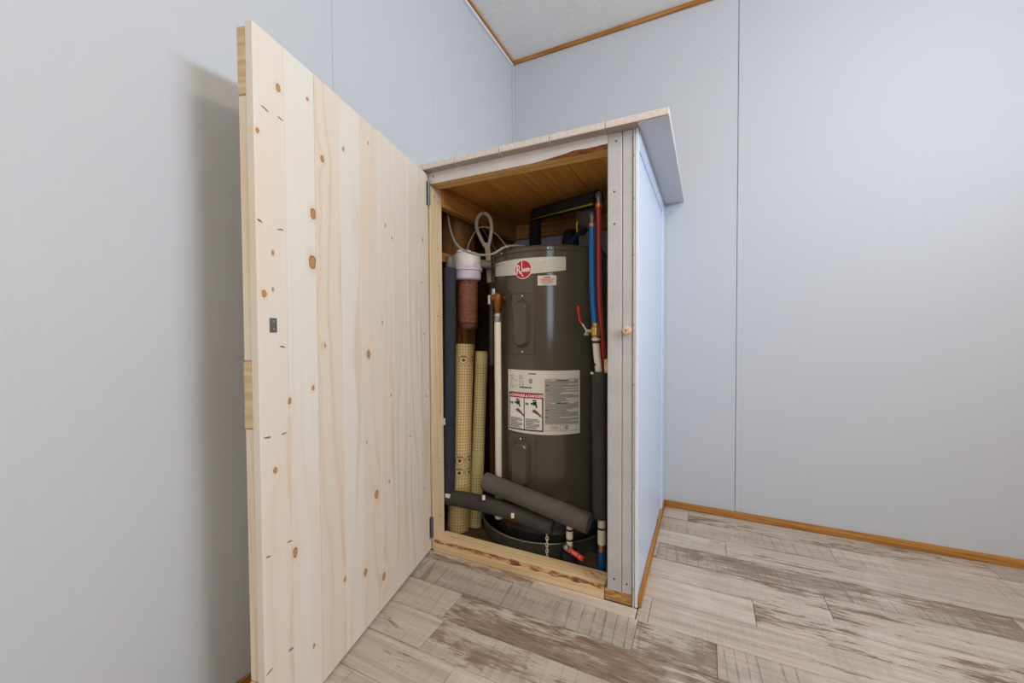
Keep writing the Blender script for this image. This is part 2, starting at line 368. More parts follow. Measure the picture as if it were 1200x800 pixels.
WLOC = {}
def finish(name, bm, mat, loc, smooth=30):
    bmesh.ops.recalc_face_normals(bm, faces=bm.faces[:])
    if loc.length: bmesh.ops.translate(bm, verts=bm.verts[:], vec=-loc)
    me = bpy.data.meshes.new(name); bm.to_mesh(me); bm.free()
    for m in (mat if isinstance(mat, list) else [mat]): me.materials.append(m)
    if smooth:
        for p in me.polygons: p.use_smooth = True
        me.set_sharp_from_angle(angle=math.radians(smooth))
    o = bpy.data.objects.new(name, me); C.objects.link(o)
    return o
def bbc(bm, base=False):
    bm.verts.ensure_lookup_table(); v = [x.co for x in bm.verts]
    lo = Vector([min(c[i] for c in v) for i in range(3)]); hi = Vector([max(c[i] for c in v) for i in range(3)])
    c = (lo+hi)/2
    if base: c.z = lo.z
    return c
def part(name, bm, mat, parent, label=None, smooth=30, keep=False):
    """a piece of a thing; mesh given in world space (keep: in the parent's own space)"""
    if keep:
        o = finish(name, bm, mat, Vector(), smooth); o.parent = parent; WLOC[o] = Vector()
    else:
        c = bbc(bm); o = finish(name, bm, mat, c, smooth); o.parent = parent; o.location = c-WLOC[parent]; WLOC[o] = c
    if label: o['label'] = label
    return o
def tag(o, label, cat, group=None):
    o['label'] = label; o['category'] = cat
    if group: o['group'] = group
    return o
def thing(name, loc, label, cat, group=None):
    o = bpy.data.objects.new(name, None); C.objects.link(o); o.location = loc; o.empty_display_size = .05
    WLOC[o] = Vector(loc); return tag(o, label, cat, group)
def single(name, bm, mat, label, cat, group=None, smooth=30):
    c = bbc(bm, True); o = finish(name, bm, mat, c, smooth); o.location = c; WLOC[o] = c
    return tag(o, label, cat, group)
def struct(name, bm, mat, smooth=0, label=None):
    c = bbc(bm); o = finish(name, bm, mat, c, smooth); o.location = c; WLOC[o] = c; o['kind'] = 'structure'
    if label: o['label'] = label
    return o

# ------------------------------------------------------------ room shell
H = RZ
CW, CD = .8166, -.8176                  # closet: right side x, front y
floor = struct('floor', box(BM(), 0, RX, RY, 0, -.06, -.009), MAT['subfloor'], label='floor of pale weathered wood planks running along the back wall')
PITCHY = .124
joints = {0: [.934, 1.933, 2.93], 1: [1.448, 2.45], 2: [1.08, 2.08, 3.08], 3: [.837, 1.832, 2.83], 4: [1.353, 2.35], 5: [1.143, 2.143], 6: [.472, .853, 1.853, 2.853],
          7: [.035, .826, 1.035, 2.035, 3.03], 8: [.287, 1.287, 2.29], 9: [.302, 1.60, 2.6], 10: [.425, 1.425, 2.43], 11: [.185, 1.185, 2.19]}
worn = {(0, 1): .62, (1, 0): .35, (3, 1): .62, (5, 1): .66, (4, 1): .50, (2, 1): .52, (7, 2): .7, (8, 1): .72, (8, 0): .55, (1, 1): .40, (2, 2): .55, (0, 0): .45, (6, 1): .45, (7, 1): .42, (6, 2): .35, (3, 2): .6}
saw = {(7, 1): 1., (3, 1): .8, (7, 3): .9, (1, 0): .5, (1, 1): .5, (9, 1): .35, (0, 2): .5, (8, 0): .3, (7, 2): .5, (6, 0): .3}
k = 0
for row in range(33):
    y1 = -row*PITCHY; y0 = max(RY, -(row+1)*PITCHY)
    if y1 <= RY+.01: break
    js = joints.get(row)
    if js is None:
        o0 = random.random(); js = [o0+i for i in range(4)]
    xs = [0.]+[j for j in js if .02 < j < RX]+[RX]
    for i, (xa, xb) in enumerate(zip(xs, xs[1:])):
        pieces = [(xa, xb, y0, y1)]
        if y1 > CD:                     # the closet stands here: boards start at its side or front
            pieces = []
            if xb > CW+.01: pieces.append((max(xa, CW+.002), xb, y0, y1))
            if y0 < CD-.01 and xa < CW: pieces.append((xa, min(xb, CW), y0, CD-.001)) if xb <= CW+.2 else None
            if y0 < CD-.01 and xa < CW and xb > CW+.2: pieces.append((xa, CW, y0, CD-.001))
        for (a, b, c0, c1) in pieces:
            bm = box(BM(), a+.0006, b-.0006, c0+.0006, c1-.0006, -.0085, 0, .0009)
            o = part('plank', bm, MAT['plank'], floor, smooth=0)
            o.color = (worn.get((row, i), random.uniform(.25, .55)), saw.get((row, i), random.choice((0, 0, .1, .3))), random.uniform(.35, .65), 1)
part('subfloor', box(BM(), .0, CW, CD+.005, 0, -.0088, -.001), MAT['subfloor'], floor, smooth=0)

# left wall: dark sheathing behind, panels in front, opened up inside the closet
wl = struct('wall_left', box(BM(), -.14, -.11, RY-.1, .1, -.06, H+.1), MAT['sheathing'], label='left wall of pale vinyl-faced panels')
def panel(wall, x0, x1, y0, y1, z0, z1, ax):
    g = .0004
    if ax == 'y': b = (x0, x1, y0+g, y1-g, z0, z1)
    else: b = (x0+g, x1-g, y0, y1, z0, z1)
    return part('wall_panel', box(BM(), *b, .0015), MAT['wall'], wall, smooth=0)
panel(wl, -.012, 0, -.747, 0, 1.44, H, 'y')
ys = [-.747, -1.234, -2.454, -3.674, RY]
for a, b in zip(ys, ys[1:]): panel(wl, -.012, 0, b, a, 0, H, 'y')
part('wall_core', box(BM(), -.11, -.0125, RY, -.78, 0, H), MAT['brown_z'], wl, smooth=0)
part('wall_core', box(BM(), -.11, -.0125, -.78, 0, 1.44, H), MAT['brown_z'], wl, smooth=0)
for ya, yb in ((-.545, -.405), (-.10, -.0)):
    part('stud', box(BM(), -.108, -.014, ya, yb, 0, 1.44, .002), MAT['brown_z'], wl, smooth=0)
part('blocking', box(BM(), -.108, -.02, -.775, -.548, 1.17, 1.21, .002), MAT['brown_y'], wl, smooth=0)
part('blocking', box(BM(), -.108, -.02, -.775, -.548, .62, .70, .002), MAT['brown_y'], wl, smooth=0)

part('sole_plate', box(BM(), -.11, -.0005, -.78, 0, -.06, -.001), MAT['subfloor'], wl, smooth=0)
wb = struct('wall_back', box(BM(), -.14, RX+.1, .012, .1, -.06, H+.1), MAT['sheathing'], label='back wall of pale vinyl-faced panels')
xs = [0, 1.129, 2.349, RX]
for a, b in zip(xs, xs[1:]): panel(wb, a, b, 0, .0115, 0, H, 'x')
struct('trim_1', box(BM(), 1.129, 1.151, -.004, 0, .033, H-.02, .0015), MAT['wall'], label='narrow batten strip over the back wall seam')
struct('trim_2', box(BM(), 2.34, 2.362, -.004, 0, .033, H-.02, .0015), MAT['wall'])
struct('trim_3', box(BM(), 0, .010, -.010, 0, 1.51, H-.02, .002), MAT['wall'])
cl = struct('ceiling', box(BM(), -.14, RX+.1, RY-.1, .1, H, H+.08), MAT['ceiling'], label='white stippled ceiling')

# right and rear walls with their windows (behind the photographer)
bm = BM(); y0, y1, z0, z1 = W1
for b in ((RX, RX+.1, RY, y0, 0, H), (RX, RX+.1, y1, .0, 0, H), (RX, RX+.1, y0, y1, 0, z0), (RX, RX+.1, y0, y1, z1, H)): box(bm, *b)
struct('wall_right', bm, MAT['far_wall'])
bm = BM(); x0, x1, z0, z1 = W2
for b in ((0, x0, RY-.1, RY, 0, H), (x1, RX+.1, RY-.1, RY, 0, H), (x0, x1, RY-.1, RY, 0, z0), (x0, x1, RY-.1, RY, z1, H)): box(bm, *b)
struct('wall_rear', bm, MAT['far_wall'])
def window(n, fixed, a0, a1, z0, z1, ax):
    def bb(bm, a, b, d0, d1, za, zb):
        return box(bm, d0, d1, a, b, za, zb, .003) if ax == 'x' else box(bm, a, b, d0, d1, za, zb, .003)
    s = 1 if ax == 'x' else -1
    d = sorted((fixed+s*.03, fixed+s*.08))
    bm = BM(); f = .04
    for q in ((a0, a0+f, z0, z1), (a1-f, a1, z0, z1), (a0+f, a1-f, z0, z0+f), (a0+f, a1-f, z1-f, z1), ((a0+a1)/2-.02, (a0+a1)/2+.02, z0+f, z1-f)):
        bb(bm, q[0], q[1], d[0], d[1], q[2], q[3])
    w = struct('window_%d' % n, bm, MAT['white'])
    m = fixed+s*.055
    for aa, ab in ((a0+f, (a0+a1)/2-.02), ((a0+a1)/2+.02, a1-f)):
        part('pane', bb(BM(), aa+.001, ab-.001, m-.003, m+.003, z0+f+.001, z1-f-.001), MAT['glass'], w, smooth=0)
    return w
window(1, RX, W1[0], W1[1], W1[2], W1[3], 'x')
window(2, RY, W2[0], W2[1], W2[2], W2[3], 'y')

# baseboards and ceiling trims in orange oak
def strip_x(bm, x0, x1, y, s, z0, z1, th): return box(bm, x0, x1, min(y, y+s*th), max(y, y+s*th), z0, z1, .003, 2)
struct('baseboard_back', strip_x(BM(), CW+.012, RX, 0, -1, 0, .033, .010), MAT['oak_x'], 40)
struct('baseboard_left', box(BM(), 0, .010, RY, CD-.045, 0, .033, .003, 2), MAT['oak_y'], 40)
struct('baseboard_right', box(BM(), RX-.010, RX, RY+.012, -.012, 0, .033, .003, 2), MAT['oak_y'], 40)
struct('baseboard_rear', strip_x(BM(), .012, RX-.012, RY, 1, 0, .033, .010), MAT['oak_x'], 40)
struct('trim_4', strip_x(BM(), 0, RX, 0, -1, H-.020, H, .014), MAT['oak_x'], 40, label='orange oak trim along the ceiling edge of the back wall')
struct('trim_5', box(BM(), 0, .016, RY, -.015, H-.016, H, .003, 2), MAT['oak_y'], 40, label='orange oak trim along the ceiling edge of the left wall')
struct('trim_6', box(BM(), 0, .012, RY, -.012, H-.030, H-.0165, .002), MAT['white'])
struct('trim_7', box(BM(), RX-.016, RX, RY, -.015, H-.020, H, .003, 2), MAT['oak_y'], 40)

# flush ceiling lamp, out of view, with the room's warm light
t = NT('lit_frosted_glass'); t.set(lin((250, 244, 230)), .4); t.put(t.b.inputs['Emission Color'], (1, .76, .47, 1)); t.b.inputs['Emission Strength'].default_value = 78.0
MAT['lit_glass'] = t.m
for LX, LY, lbl in ((1.9, -1.60, 'round frosted glass ceiling lamp over the middle of the room'), (1.5, -3.10, 'round frosted glass fill lamp, added out of view close to the rear window')):  # the second one is added as warm fill light
    la = thing('ceiling_lamp', (LX, LY, H-.09), lbl, 'lamp', 'ceiling lamps')
    part('lamp_base', lathe(BM(), [(0, .0), (.10, 0), (.11, -.01), (.11, -.022), (0, -.022)], (LX, LY, H), 40), MAT['steel'], la)
    part('lamp_shade', lathe(BM(), [(.100, -.022), (.104, -.04), (.088, -.066), (.05, -.084), (0, -.09)], (LX, LY, H), 40), MAT['lit_glass'], la, smooth=60)

# ------------------------------------------------------------ the closet
cl = thing('utility_closet', (CW/2, CD/2, 0), 'half-height corner closet with grey posts, plank top and open pine door', 'closet')
# sill: a 2x4 with bark along its front arris
def sill():
    bm = BM(); y0, y1, zt = -.8185, -.735, .040
    prof = [(y0, 0), (y0, zt-.011), (y0+.014, zt), (y1, zt), (y1, 0)]
    n = 28; rings = []
    for i in range(n+1):
        x = .036+(.712-.036)*i/n; j = .0035*math.sin(i*1.9)+.002*math.sin(i*4.3)
        k2 = max(.2, 1-abs(i/n-.55)*.6)
        rings.append([bm.verts.new((x, y if q not in (1, 2) else (y if q == 1 else y0+(.012+j)*k2), z if q != 1 else zt-(.010+j)*k2)) for q, (y, z) in enumerate(prof)])
    for a, b in zip(rings, rings[1:]):
        for q in range(5):
            f = bm.faces.new((a[q], a[(q+1) % 5], b[(q+1) % 5], b[q])); f.material_index = 1 if q == 1 else 0
    bm.faces.new(rings[0]); bm.faces.new(list(reversed(rings[-1])))
    return bm
part('sill', sill(), [MAT['pine_x'], MAT['bark']], cl, 'raw pine sill with bark along its front edge', smooth=0)
sl = [o for o in C.objects if o.name == 'sill'][0]
for x, y, L_, a in ((.640, -.775, .034, .75), (.655, -.760, .026, .8), (.672, -.772, .036, .7), (.685, -.752, .020, .75), (.10, -.770, .016, .2), (.25, -.775, .008, .4), (.42, -.765, .007, .1)):
    bm = BM(); box(bm, -L_/2, L_/2, -.0008, .0008, 0, .0005); bmesh.ops.rotate(bm, verts=bm.verts[:], cent=(0, 0, 0), matrix=Matrix.Rotation(-a, 3, 'Z')); bmesh.ops.translate(bm, verts=bm.verts[:], vec=(x, y, .0400))
    part('saw_mark', bm, MAT['bark_solid'], sl, smooth=0)
part('end_block', box(BM(), .7135, .8005, -.8165, -.735, 0, .0355, .002), MAT['osb'], cl, smooth=0)
# left jamb, header and posts
part('left_jamb', box(BM(), .0, .034, CD, -.741, .001, 1.4395, .002), MAT['pine_z'], cl, 'raw knotty pine jamb behind the hinges', smooth=0)
def header():
    # beam with a wane: the painted face stops short at the right, bark shows below it
    bm = BM(); n = 20; R_ = []
    for i in range(n+1):
        x = .001+(.7225-.001)*i/n; k2 = max(0, min(1, (i/n-.68)/.16)); wv = .0125*k2*(1+.12*math.sin(i*2.3))
        R_.append([bm.verts.new(c) for c in ((x, CD, 1.482), (x, CD, 1.440+wv), (x, CD+.010*k2+.0005, 1.440), (x, -.755, 1.440), (x, -.755, 1.482))])
    for a, b in zip(R_, R_[1:]):
        for q in range(5):
            f = bm.faces.new((a[q], a[(q+1) % 5], b[(q+1) % 5], b[q])); f.material_index = {0: 1, 1: 2}.get(q, 0)
    bm.faces.new(R_[0]); bm.faces.new(list(reversed(R_[-1])))
    return bm
part('header_beam', header(), [MAT['pine_warm'], MAT['header_paint'], MAT['bark_solid']], cl, 'header painted pale in front, raw wood and bark below', smooth=0)
part('post', box(BM(), .723, .7675, CD-.001, -.735, .0358, 1.482, .002), MAT['grey_paint'], cl, smooth=0)
part('post', box(BM(), .769, .7995, CD, -.735, .0358, 1.482, .002), MAT['grey_paint'], cl, smooth=0)
part('corner_strip', box(BM(), .8015, .8065, CD-.003, -.80, .0, 1.482, .001), MAT['grey_paint'], cl, smooth=0)
part('corner_strip', box(BM(), .8075, CW, CD, -.805, .001, 1.482, .001), MAT['white'], cl, smooth=0)
part('side_panel', box(BM(), .8005, CW-.001, -.805, -.001, .0, 1.482), MAT['side_panel'], cl, 'white laminate side panel', smooth=0)
part('panel_batten', box(BM(), CW-.001, CW+.0025, -.803, -.012, 1.416, 1.482, .001), MAT['side_panel'], cl, smooth=0)
part('panel_batten', box(BM(), CW-.001, CW+.006, -.125, -.0045, .034, 1.416, .0015), MAT['side_panel'], cl, smooth=0)
part('baseboard_strip', box(BM(), CW, CW+.010, -.815, -.001, .0, .034, .003, 2), MAT['oak_y'], cl, 'oak baseboard strip along the closet side', smooth=40)
# screws and nail heads of posts and strips
def screw(x, y, z, ax, r=.003, parent=cl, mat='steel', name='screw_head'):
    return part(name, lathe(BM(), [(0, .0012), (r*.7, .0011), (r, .0003), (r, -.001)], (x, y, z), 10, ax), MAT[mat], parent)
for z in (.06, .38, .70, .885, 1.10, 1.27, 1.40): screw(.804, CD-.003, z, (0, -1, 0), .0035)
for x, z in ((.745, .075), (.784, .068), (.744, 1.30), (.7445, 1.20), (.75, 1.455)): screw(x, CD-.0012 if x < .768 else CD, z, (0, -1, 0), .003, mat='dark_metal')
screw(.05, CD-.0002, 1.466, (0, -1, 0), .003, mat='dark_metal')
for y, z in ((-.795, 1.40), (-.765, 1.385), (-.77, 1.2), (-.765, 1.05), (-.775, .93), (-.77, .78), (-.765, .55), (-.775, .34), (-.77, .12)):
    screw(.034, y, z, (1, 0, 0), .0025, mat='dark_metal')
# wooden stop button with its screw on the post
kb = part('turn_button', lathe(BM(), [(0, .017), (.009, .017), (.0125, .015), (.014, .011), (.014, .0), (0, 0)], (.784, CD, .868), 28, (0, -1, 0)), MAT['pine_z'], cl, 'round wooden button screwed to the post')
screw(.784, CD-.017, .868, (0, -1, 0), .0045, kb)
# plank top: five laminate planks laid front to back
SX = [.001, .173, .357, .541, .723, .907]
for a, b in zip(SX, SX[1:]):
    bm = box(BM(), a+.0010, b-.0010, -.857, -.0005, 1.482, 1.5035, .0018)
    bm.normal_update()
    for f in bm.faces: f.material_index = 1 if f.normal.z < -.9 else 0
    part('top_plank', bm, [MAT['laminate'], MAT['laminate_shaded']], cl, smooth=0)
part('soffit_strip', box(BM(), CW+.003, .905, -.852, -.002, 1.4795, 1.4818), MAT['laminate_under'], cl, 'smooth underside of the overhanging top', smooth=0)
# inside: plywood ceiling, joists
for a, b in ((.0, .185), (.1855, .370), (.3705, .553), (.555, .7995)):
    part('ceiling_board', box(BM(), a, b-.0005, -.754, -.001, 1.462, 1.4815, .001), MAT['ply'], cl, smooth=0)
part('joist', box(BM(), .001, .040, -.740, -.0410, 1.374, 1.4615, .003), MAT['brown_y'], cl, smooth=0)
part('joist', box(BM(), .001, .799, -.040, -.001, 1.388, 1.4615, .003), MAT['brown_x'], cl, smooth=0)
part('wood_block', box(BM(), .690, .7225, -.72, -.67, .722, .770, .003), MAT['pine_x'], cl, smooth=0)

# door: opened towards the left wall
AN = .2206; DL, DB, DT = .784, .009, 1.482
door = finish('door', box(BM(), .09, DL-.09, -.0372, -.018, .20, 1.28), MAT['door_stile'], Vector(), 0)
door.parent = cl; door.location = Vector((.032, -.8313, 0))-WLOC[cl]; door.rotation_euler = (0, 0, math.atan2(-math.cos(AN), math.sin(AN)))
door['label'] = 'plank door of pale knotty pine standing open'
WLOC[door] = Vector()
ST = [-.006, .079, .164, .261, .346, .437, .5215, .614, .7055, DL]
for i, (a, b) in enumerate(zip(ST, ST[1:])):
    g = .0005 if i != 3 else .0011
    o = part('board', box(BM(), a+g, b-.0005, -.0175, random.uniform(-.0006, 0), DB, DT-.006+random.uniform(-.002, .001), .0009), MAT['door'], door, smooth=0, keep=True)
for z0, z1 in ((1.337, 1.470), (.672, .808), (.016, .15)):
    part('rail', box(BM(), 0, DL-.0005, -.0385, -.0178, z0, z1, .002), MAT['door_rail'], door, smooth=0, keep=True)
for z0, z1 in ((.8095, 1.3355), (.1515, .6705)):
    for a, b in ((0, .09), (DL-.09, DL-.002)):
        part('stile', box(BM(), a, b, -.0375, -.0178, z0, z1, .0015), MAT['door_stile'], door, smooth=0, keep=True)
pl = part('catch_plate', box(BM(), .737, .756, -.0002, .0016, .866, .896, .0008), MAT['hinge'], door, 'small grey metal catch plate', smooth=0, keep=True)
for z in (.889, .873):
    lathe_b = lathe(BM(), [(0, .0012), (.0018, .001), (.0026, .0)], (.7455, .0016, z), 10, (0, 1, 0))
    part('plate_screw', lathe_b, MAT['steel'], door, keep=True)
for z0, z1 in ((1.355, 1.446), (.055, .138)):
    bm = BM(); m = (z0+z1)/2
    for a, b in ((z0, z0+.033), (z0+.0345, z1-.0345), (z1-.033, z1)): lathe(bm, [(0, a), (.0035, a), (.0035, b), (0, b)], (-.0005, .005, 0), 14)
    box(bm, -.001, .010, -.0002, .0015, z0, z1)
    box(bm, -.0012, .0003, .005, .0125, z0, z1)
    part('hinge', bm, MAT['hinge'], door, keep=True)

# ------------------------------------------------------------ water heater in its drain pan
HC = Vector((.372, -.405, 0)); HR = .252
def cp(s, z, r): a = s; return Vector((HC.x+r*math.cos(a), HC.y+r*math.sin(a), z))
def rad(d): return math.radians(d)
def cpatch(bm, a0, a1, z0, z1, r, n=12, thick=0, bl=None, tl=None):
    """thin curved sheet on the tank; z may vary along it through callables"""
    fz0 = z0 if callable(z0) else (lambda u: z0); fz1 = z1 if callable(z1) else (lambda u: z1)
    A = []; 
    for i in range(n+1):
        u = i/n; a = rad(a0+(a1-a0)*u)
        A.append((bm.verts.new(cp(a, fz0(u), r)), bm.verts.new(cp(a, fz1(u), r))))
    for p, q in zip(A, A[1:]): bm.faces.new((p[0], q[0], q[1], p[1]))
    if thick:
        g = bmesh.ops.solidify(bm, geom=bm.faces[:], thickness=thick)
    return bm
heater = thing('water_heater', (HC.x, HC.y, .012), 'tall dark grey electric water heater tank with red round logo badge', 'water heater')
part('tank', lathe(BM(), [(0, .012), (HR-.006, .012), (HR-.006, .10), (HR, .104), (HR, 1.174), (HR-.0025, 1.1755), (HR-.0025, 1.1785), (HR+.001, 1.180), (HR+.001, 1.192), (HR-.006, 1.2), (HR-.03, 1.203), (0, 1.208)], (HC.x, HC.y, 0), 96), MAT['heater'], heater)
part('base_ring', lathe(BM(), [(HR-.005, .013), (HR+.004, .013), (HR+.004, .075), (HR-.005, .09)], (HC.x, HC.y, 0), 80), MAT['heater_dark'], heater)
# access panels: rounded cover plate with a raised stadium boss
def rrect(hw, hh, rc, n=6):
    P = []
    for cx, cy, a0 in ((hw-rc, hh-rc, 0), (-hw+rc, hh-rc, 90), (-hw+rc, -hh+rc, 180), (hw-rc, -hh+rc, 270)):
        for i in range(n+1):
            a = rad(a0+90*i/n); P.append((cx+rc*math.cos(a), cy+rc*math.sin(a)))
    return P
def loft(bm, loops, ac, zc):
    rings = []
    for pts, r in loops: rings.append([bm.verts.new(cp(rad(ac)+x/HR, zc+z, r)) for x, z in pts])
    for a, b in zip(rings, rings[1:]):
        for i in range(len(a)): bm.faces.new((a[i], a[(i+1) % len(a)], b[(i+1) % len(a)], b[i]))
    top = rings[-1]; m = len(top)
    q = m//4                              # cap as strips so that it follows the curve
    left = top[q:3*q]; right = list(reversed(top[3*q:]+top[:q]))
    for i in range(min(len(left), len(right))-1):
        try: bm.faces.new((left[i], right[i], right[i+1], left[i+1]))
        except Exception: pass
    return bm
def access_panel(ac, zc, hw, hh, bw, bh, boff, chamfer):
    o = part('access_panel', loft(BM(), [(rrect(hw, hh, .010), HR-.002), (rrect(hw, hh, .010), HR+.005), (rrect(hw-.004, hh-.004, .008), HR+.0075)], ac, zc), MAT['heater'], heater, smooth=35)
    rc = .006 if chamfer else None
    A = rrect(bw, bh, bw*.98, 8); B2 = rrect(bw-.012, bh-.011, (bw-.012)*.98, 8)
    part('panel_boss', loft(BM(), [(A, HR+.006), (B2, HR+.025), (rrect(bw-.0140, bh-.0130, (bw-.0140)*.98, 8), HR+.0268)], ac+boff, zc), MAT['heater'], o, smooth=25)
    for dz in (hh-.012, -hh+.012):
        a = rad(ac); c0 = cp(a, zc+dz, HR+.0075)
        part('panel_screw', lathe(BM(), [(0, .0015), (.003, .001), (.0035, 0)], c0, 10, (math.cos(a), math.sin(a), 0)), MAT['white_print'], o)
access_panel(-93.5, .896, .049, .121, .036, .094, -.6, False)
access_panel(-95.6, .342, .060, .112, .041, .094, 0, True)
# silver band, badge and lettering
band = part('band', cpatch(BM(), -132.8, -54.8, lambda u: 1.101-.012*math.sin(math.pi*u)**.8, lambda u: 1.152, HR+.0012, 36), MAT['band'], heater, 'silver band across the tank')
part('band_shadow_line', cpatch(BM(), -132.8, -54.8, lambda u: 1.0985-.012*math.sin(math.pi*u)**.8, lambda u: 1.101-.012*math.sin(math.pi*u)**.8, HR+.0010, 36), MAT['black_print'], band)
def cdisc(bm, ac, zc, r0, r1, r, n=40):
    a0 = rad(ac)
    R1 = [bm.verts.new(cp(a0+r1*math.cos(2*math.pi*i/n)/HR, zc+r1*math.sin(2*math.pi*i/n), r)) for i in range(n)]
    if r0 <= 0:
        for i in range(n//2-1):
            bm.faces.new((R1[i], R1[i+1], R1[n-2-i], R1[n-1-i])) if i+1 != n-2-i else None
    else:
        R2 = [bm.verts.new(cp(a0+r0*math.cos(2*math.pi*i/n)/HR, zc+r0*math.sin(2*math.pi*i/n), r)) for i in range(n)]
        for i in range(n): bm.faces.new((R1[i], R1[(i+1) % n], R2[(i+1) % n], R2[i]))
    return bm
def text_geo(body, size, shear=0, weight=0):
    cu = bpy.data.curves.new('lettering', 'FONT'); cu.body = body; cu.size = size; cu.align_x = 'LEFT'; cu.shear = shear; cu.offset = weight
    cu.resolution_u = 3
    ob = bpy.data.objects.new('lettering_tmp', cu); C.objects.link(ob)
    dg = bpy.context.evaluated_depsgraph_get(); me = bpy.data.meshes.new_from_object(ob.evaluated_get(dg))
    vs = [v.co.copy() for v in me.vertices]; fs = [tuple(p.vertices) for p in me.polygons]
    bpy.data.objects.remove(ob); bpy.data.curves.remove(cu); bpy.data.meshes.remove(me)
    return vs, fs
def put_text(bm, body, size, fn, x=0, y=0, sx=1, weight=0, center=False):
    vs, fs = text_geo(body, size, weight=weight)
    if not vs: return 0
    w = max(v.x for v in vs)-min(v.x for v in vs); x0 = min(v.x for v in vs)
    if center: x -= w*sx/2+x0*sx
    V = [bm.verts.new(fn(x+v.x*sx, y+v.y)) for v in vs]
    for f in fs:
        try: bm.faces.new([V[i] for i in f])
        except Exception: pass
    return w*sx
def on_tank(ac, zc, r): return lambda x, y: cp(rad(ac)+x/HR, zc+y, r)
LA, LZ = -93.2, 1.109
badge = part('logo_badge', cdisc(BM(), LA, LZ, 0, .0375, HR+.0018), MAT['white_print'], heater, 'round red badge with white lettering')
part('badge_face', cdisc(BM(), LA, LZ, 0, .0345, HR+.0023), MAT['red_print'], badge)
bm = BM(); fn = on_tank(LA, LZ, HR+.0028)
put_text(bm, 'R', .050, fn, -.0305, -.0165, .72, .0006)
put_text(bm, 'heem', .0285, fn, -.0065, -.0095, .60, .0009)
def quad(bm, fn, x0, x1, y0, y1, n=1):
    for i in range(n):
        a = x0+(x1-x0)*i/n; b = x0+(x1-x0)*(i+1)/n
        bm.faces.new([bm.verts.new(fn(*q)) for q in ((a, y0), (b, y0), (b, y1), (a, y1))])
quad(bm, fn, -.0058, -.0022, .010, .0335)
bm.faces.new([bm.verts.new(fn(*q)) for q in ((-.0175, -.004), (-.013, -.004), (.0035, -.0265), (-.0025, -.0265))])
part('lettering', bm, MAT['white_print'], badge)
bm = BM(); fn = on_tank(-131.5, 1.1395, HR+.0019)
for i, (x, wd) in enumerate(((0, .0065), (.0075, .0065), (.015, .006), (.0245, .004), (.031, .004))): quad(bm, fn, x, x+wd, 0, .0058)
for x in (.042, .049, .056, .062): quad(bm, fn, x, x+.0055, .0012, .0045)
part('band_print', bm, MAT['grey_print'], band)
bm = BM(); put_text(bm, 'PRO', .013, on_tank(-78.5, 1.136, HR+.0019), 0, 0, 1.3, .0004)
part('band_lettering', bm, MAT['white_print'], band)
# small red warning sticker
st = part('warning_sticker', cpatch(BM(), -79.6, -63.2, 1.043, 1.081, HR+.0012, 8), MAT['sticker'], heater, 'small white sticker with red print')
bm = BM(); fn = on_tank(-71.4, 1.062, HR+.0018); quad(bm, fn, -.012, .013, .0095, .0135, 3); part('print', bm, MAT['red_print'], st)
bm = BM()
for i in range(6): w_ = (.028, .027, .022, .025, .024, .016)[i]; quad(bm, fn, -w_, w_, .0055-i*.0038, .0077-i*.0038, 4)
part('print', bm, MAT['pink_print'], st)
# the large label
lb = part('instruction_label', cpatch(BM(), -110.6, -41.6, lambda u: .468-.004*math.sin(math.pi*u), lambda u: .7145, HR+.0012, 30), MAT['sticker'], heater, 'large white instruction label with red danger panels')
def onl(r): return lambda x, y: cp(rad(-110.6)+x/HR, y, r)   # x metres from the left edge, y height
LW = rad(69.)*HR
f1, f2, f3 = onl(HR+.0017), onl(HR+.0021), onl(HR+.0025)
bm = BM(); quad(bm, f1, .005, .157, .4755, .6255, 10); part('danger_frame', bm, MAT['black_print'], lb)
bm = BM(); quad(bm, f2, .0065, .1555, .6055, .6235, 10); part('danger_bar', bm, MAT['red_print'], lb)
for x0, x1 in ((.010, .0775), (.0815, .152)):
    bm = BM(); quad(bm, f2, x0, x1, .481, .604, 5); part('danger_card', bm, MAT['white_print'], lb)
bm = BM()
for x0 in (.024, .098):
    put_text(bm, 'DANGER', .0145, f3, x0, .6092, 1.02, .0004)
    bm.faces.new([bm.verts.new(f3(*q)) for q in ((x0-.013, .609), (x0-.003, .609), (x0-.008, .6195))])
part('danger_lettering', bm, MAT['white_print'], lb)
bm = BM()
for x0 in (.010, .0815):
    fx = lambda x, y, x0=x0: f3(x0+x, y)
    for dx in (.004, .011): 
        quad(bm, fx, dx, dx+.005, .577, .5865)
    quad(bm, fx, .025, .036, .581, .587); quad(bm, fx, .0345, .050, .577, .592); quad(bm, fx, .033, .049, .594, .599)
    quad(bm, fx, .046, .052, .568, .578)
    for i in range(9):
        w_ = (.05, .058, .057, .032, .058, .055, .058, .044, .05)[i]; quad(bm, fx, .004, .004+w_, .5215-i*.0046, .5238-i*.0046, 3)
part('danger_print', bm, MAT['black_print'], lb)
bm = BM()
for x0 in (.010, .0815):
    bm.faces.new([bm.verts.new(f3(x0+x, y)) for x, y in ((.030, .553), (.038, .5625), (.048, .558), (.058, .549), (.0685, .538), (.0685, .529), (.055, .541), (.044, .546))])
part('hand_print', bm, MAT['skin_print'], lb)
bm = BM()                                   # rating table above
rng = random.Random(3)
for i in range(8): quad(bm, f1, .014, .014+rng.choice((.010, .016, .022, .034)), .690-i*.0066, .6922-i*.0066)
for i in range(3): quad(bm, f1, .056, .074, .690-i*.0060, .6922-i*.0060)
for i in range(5):
    for x in (.058, .072): quad(bm, f1, x, x+.0045, .667-i*.0058, .6702-i*.0058)
part('rating_print', bm, MAT['grey_print'], lb)
bm = BM()
for i in range(8): quad(bm, f1, .098+i*.004, .1012+i*.004, .6985, .703)
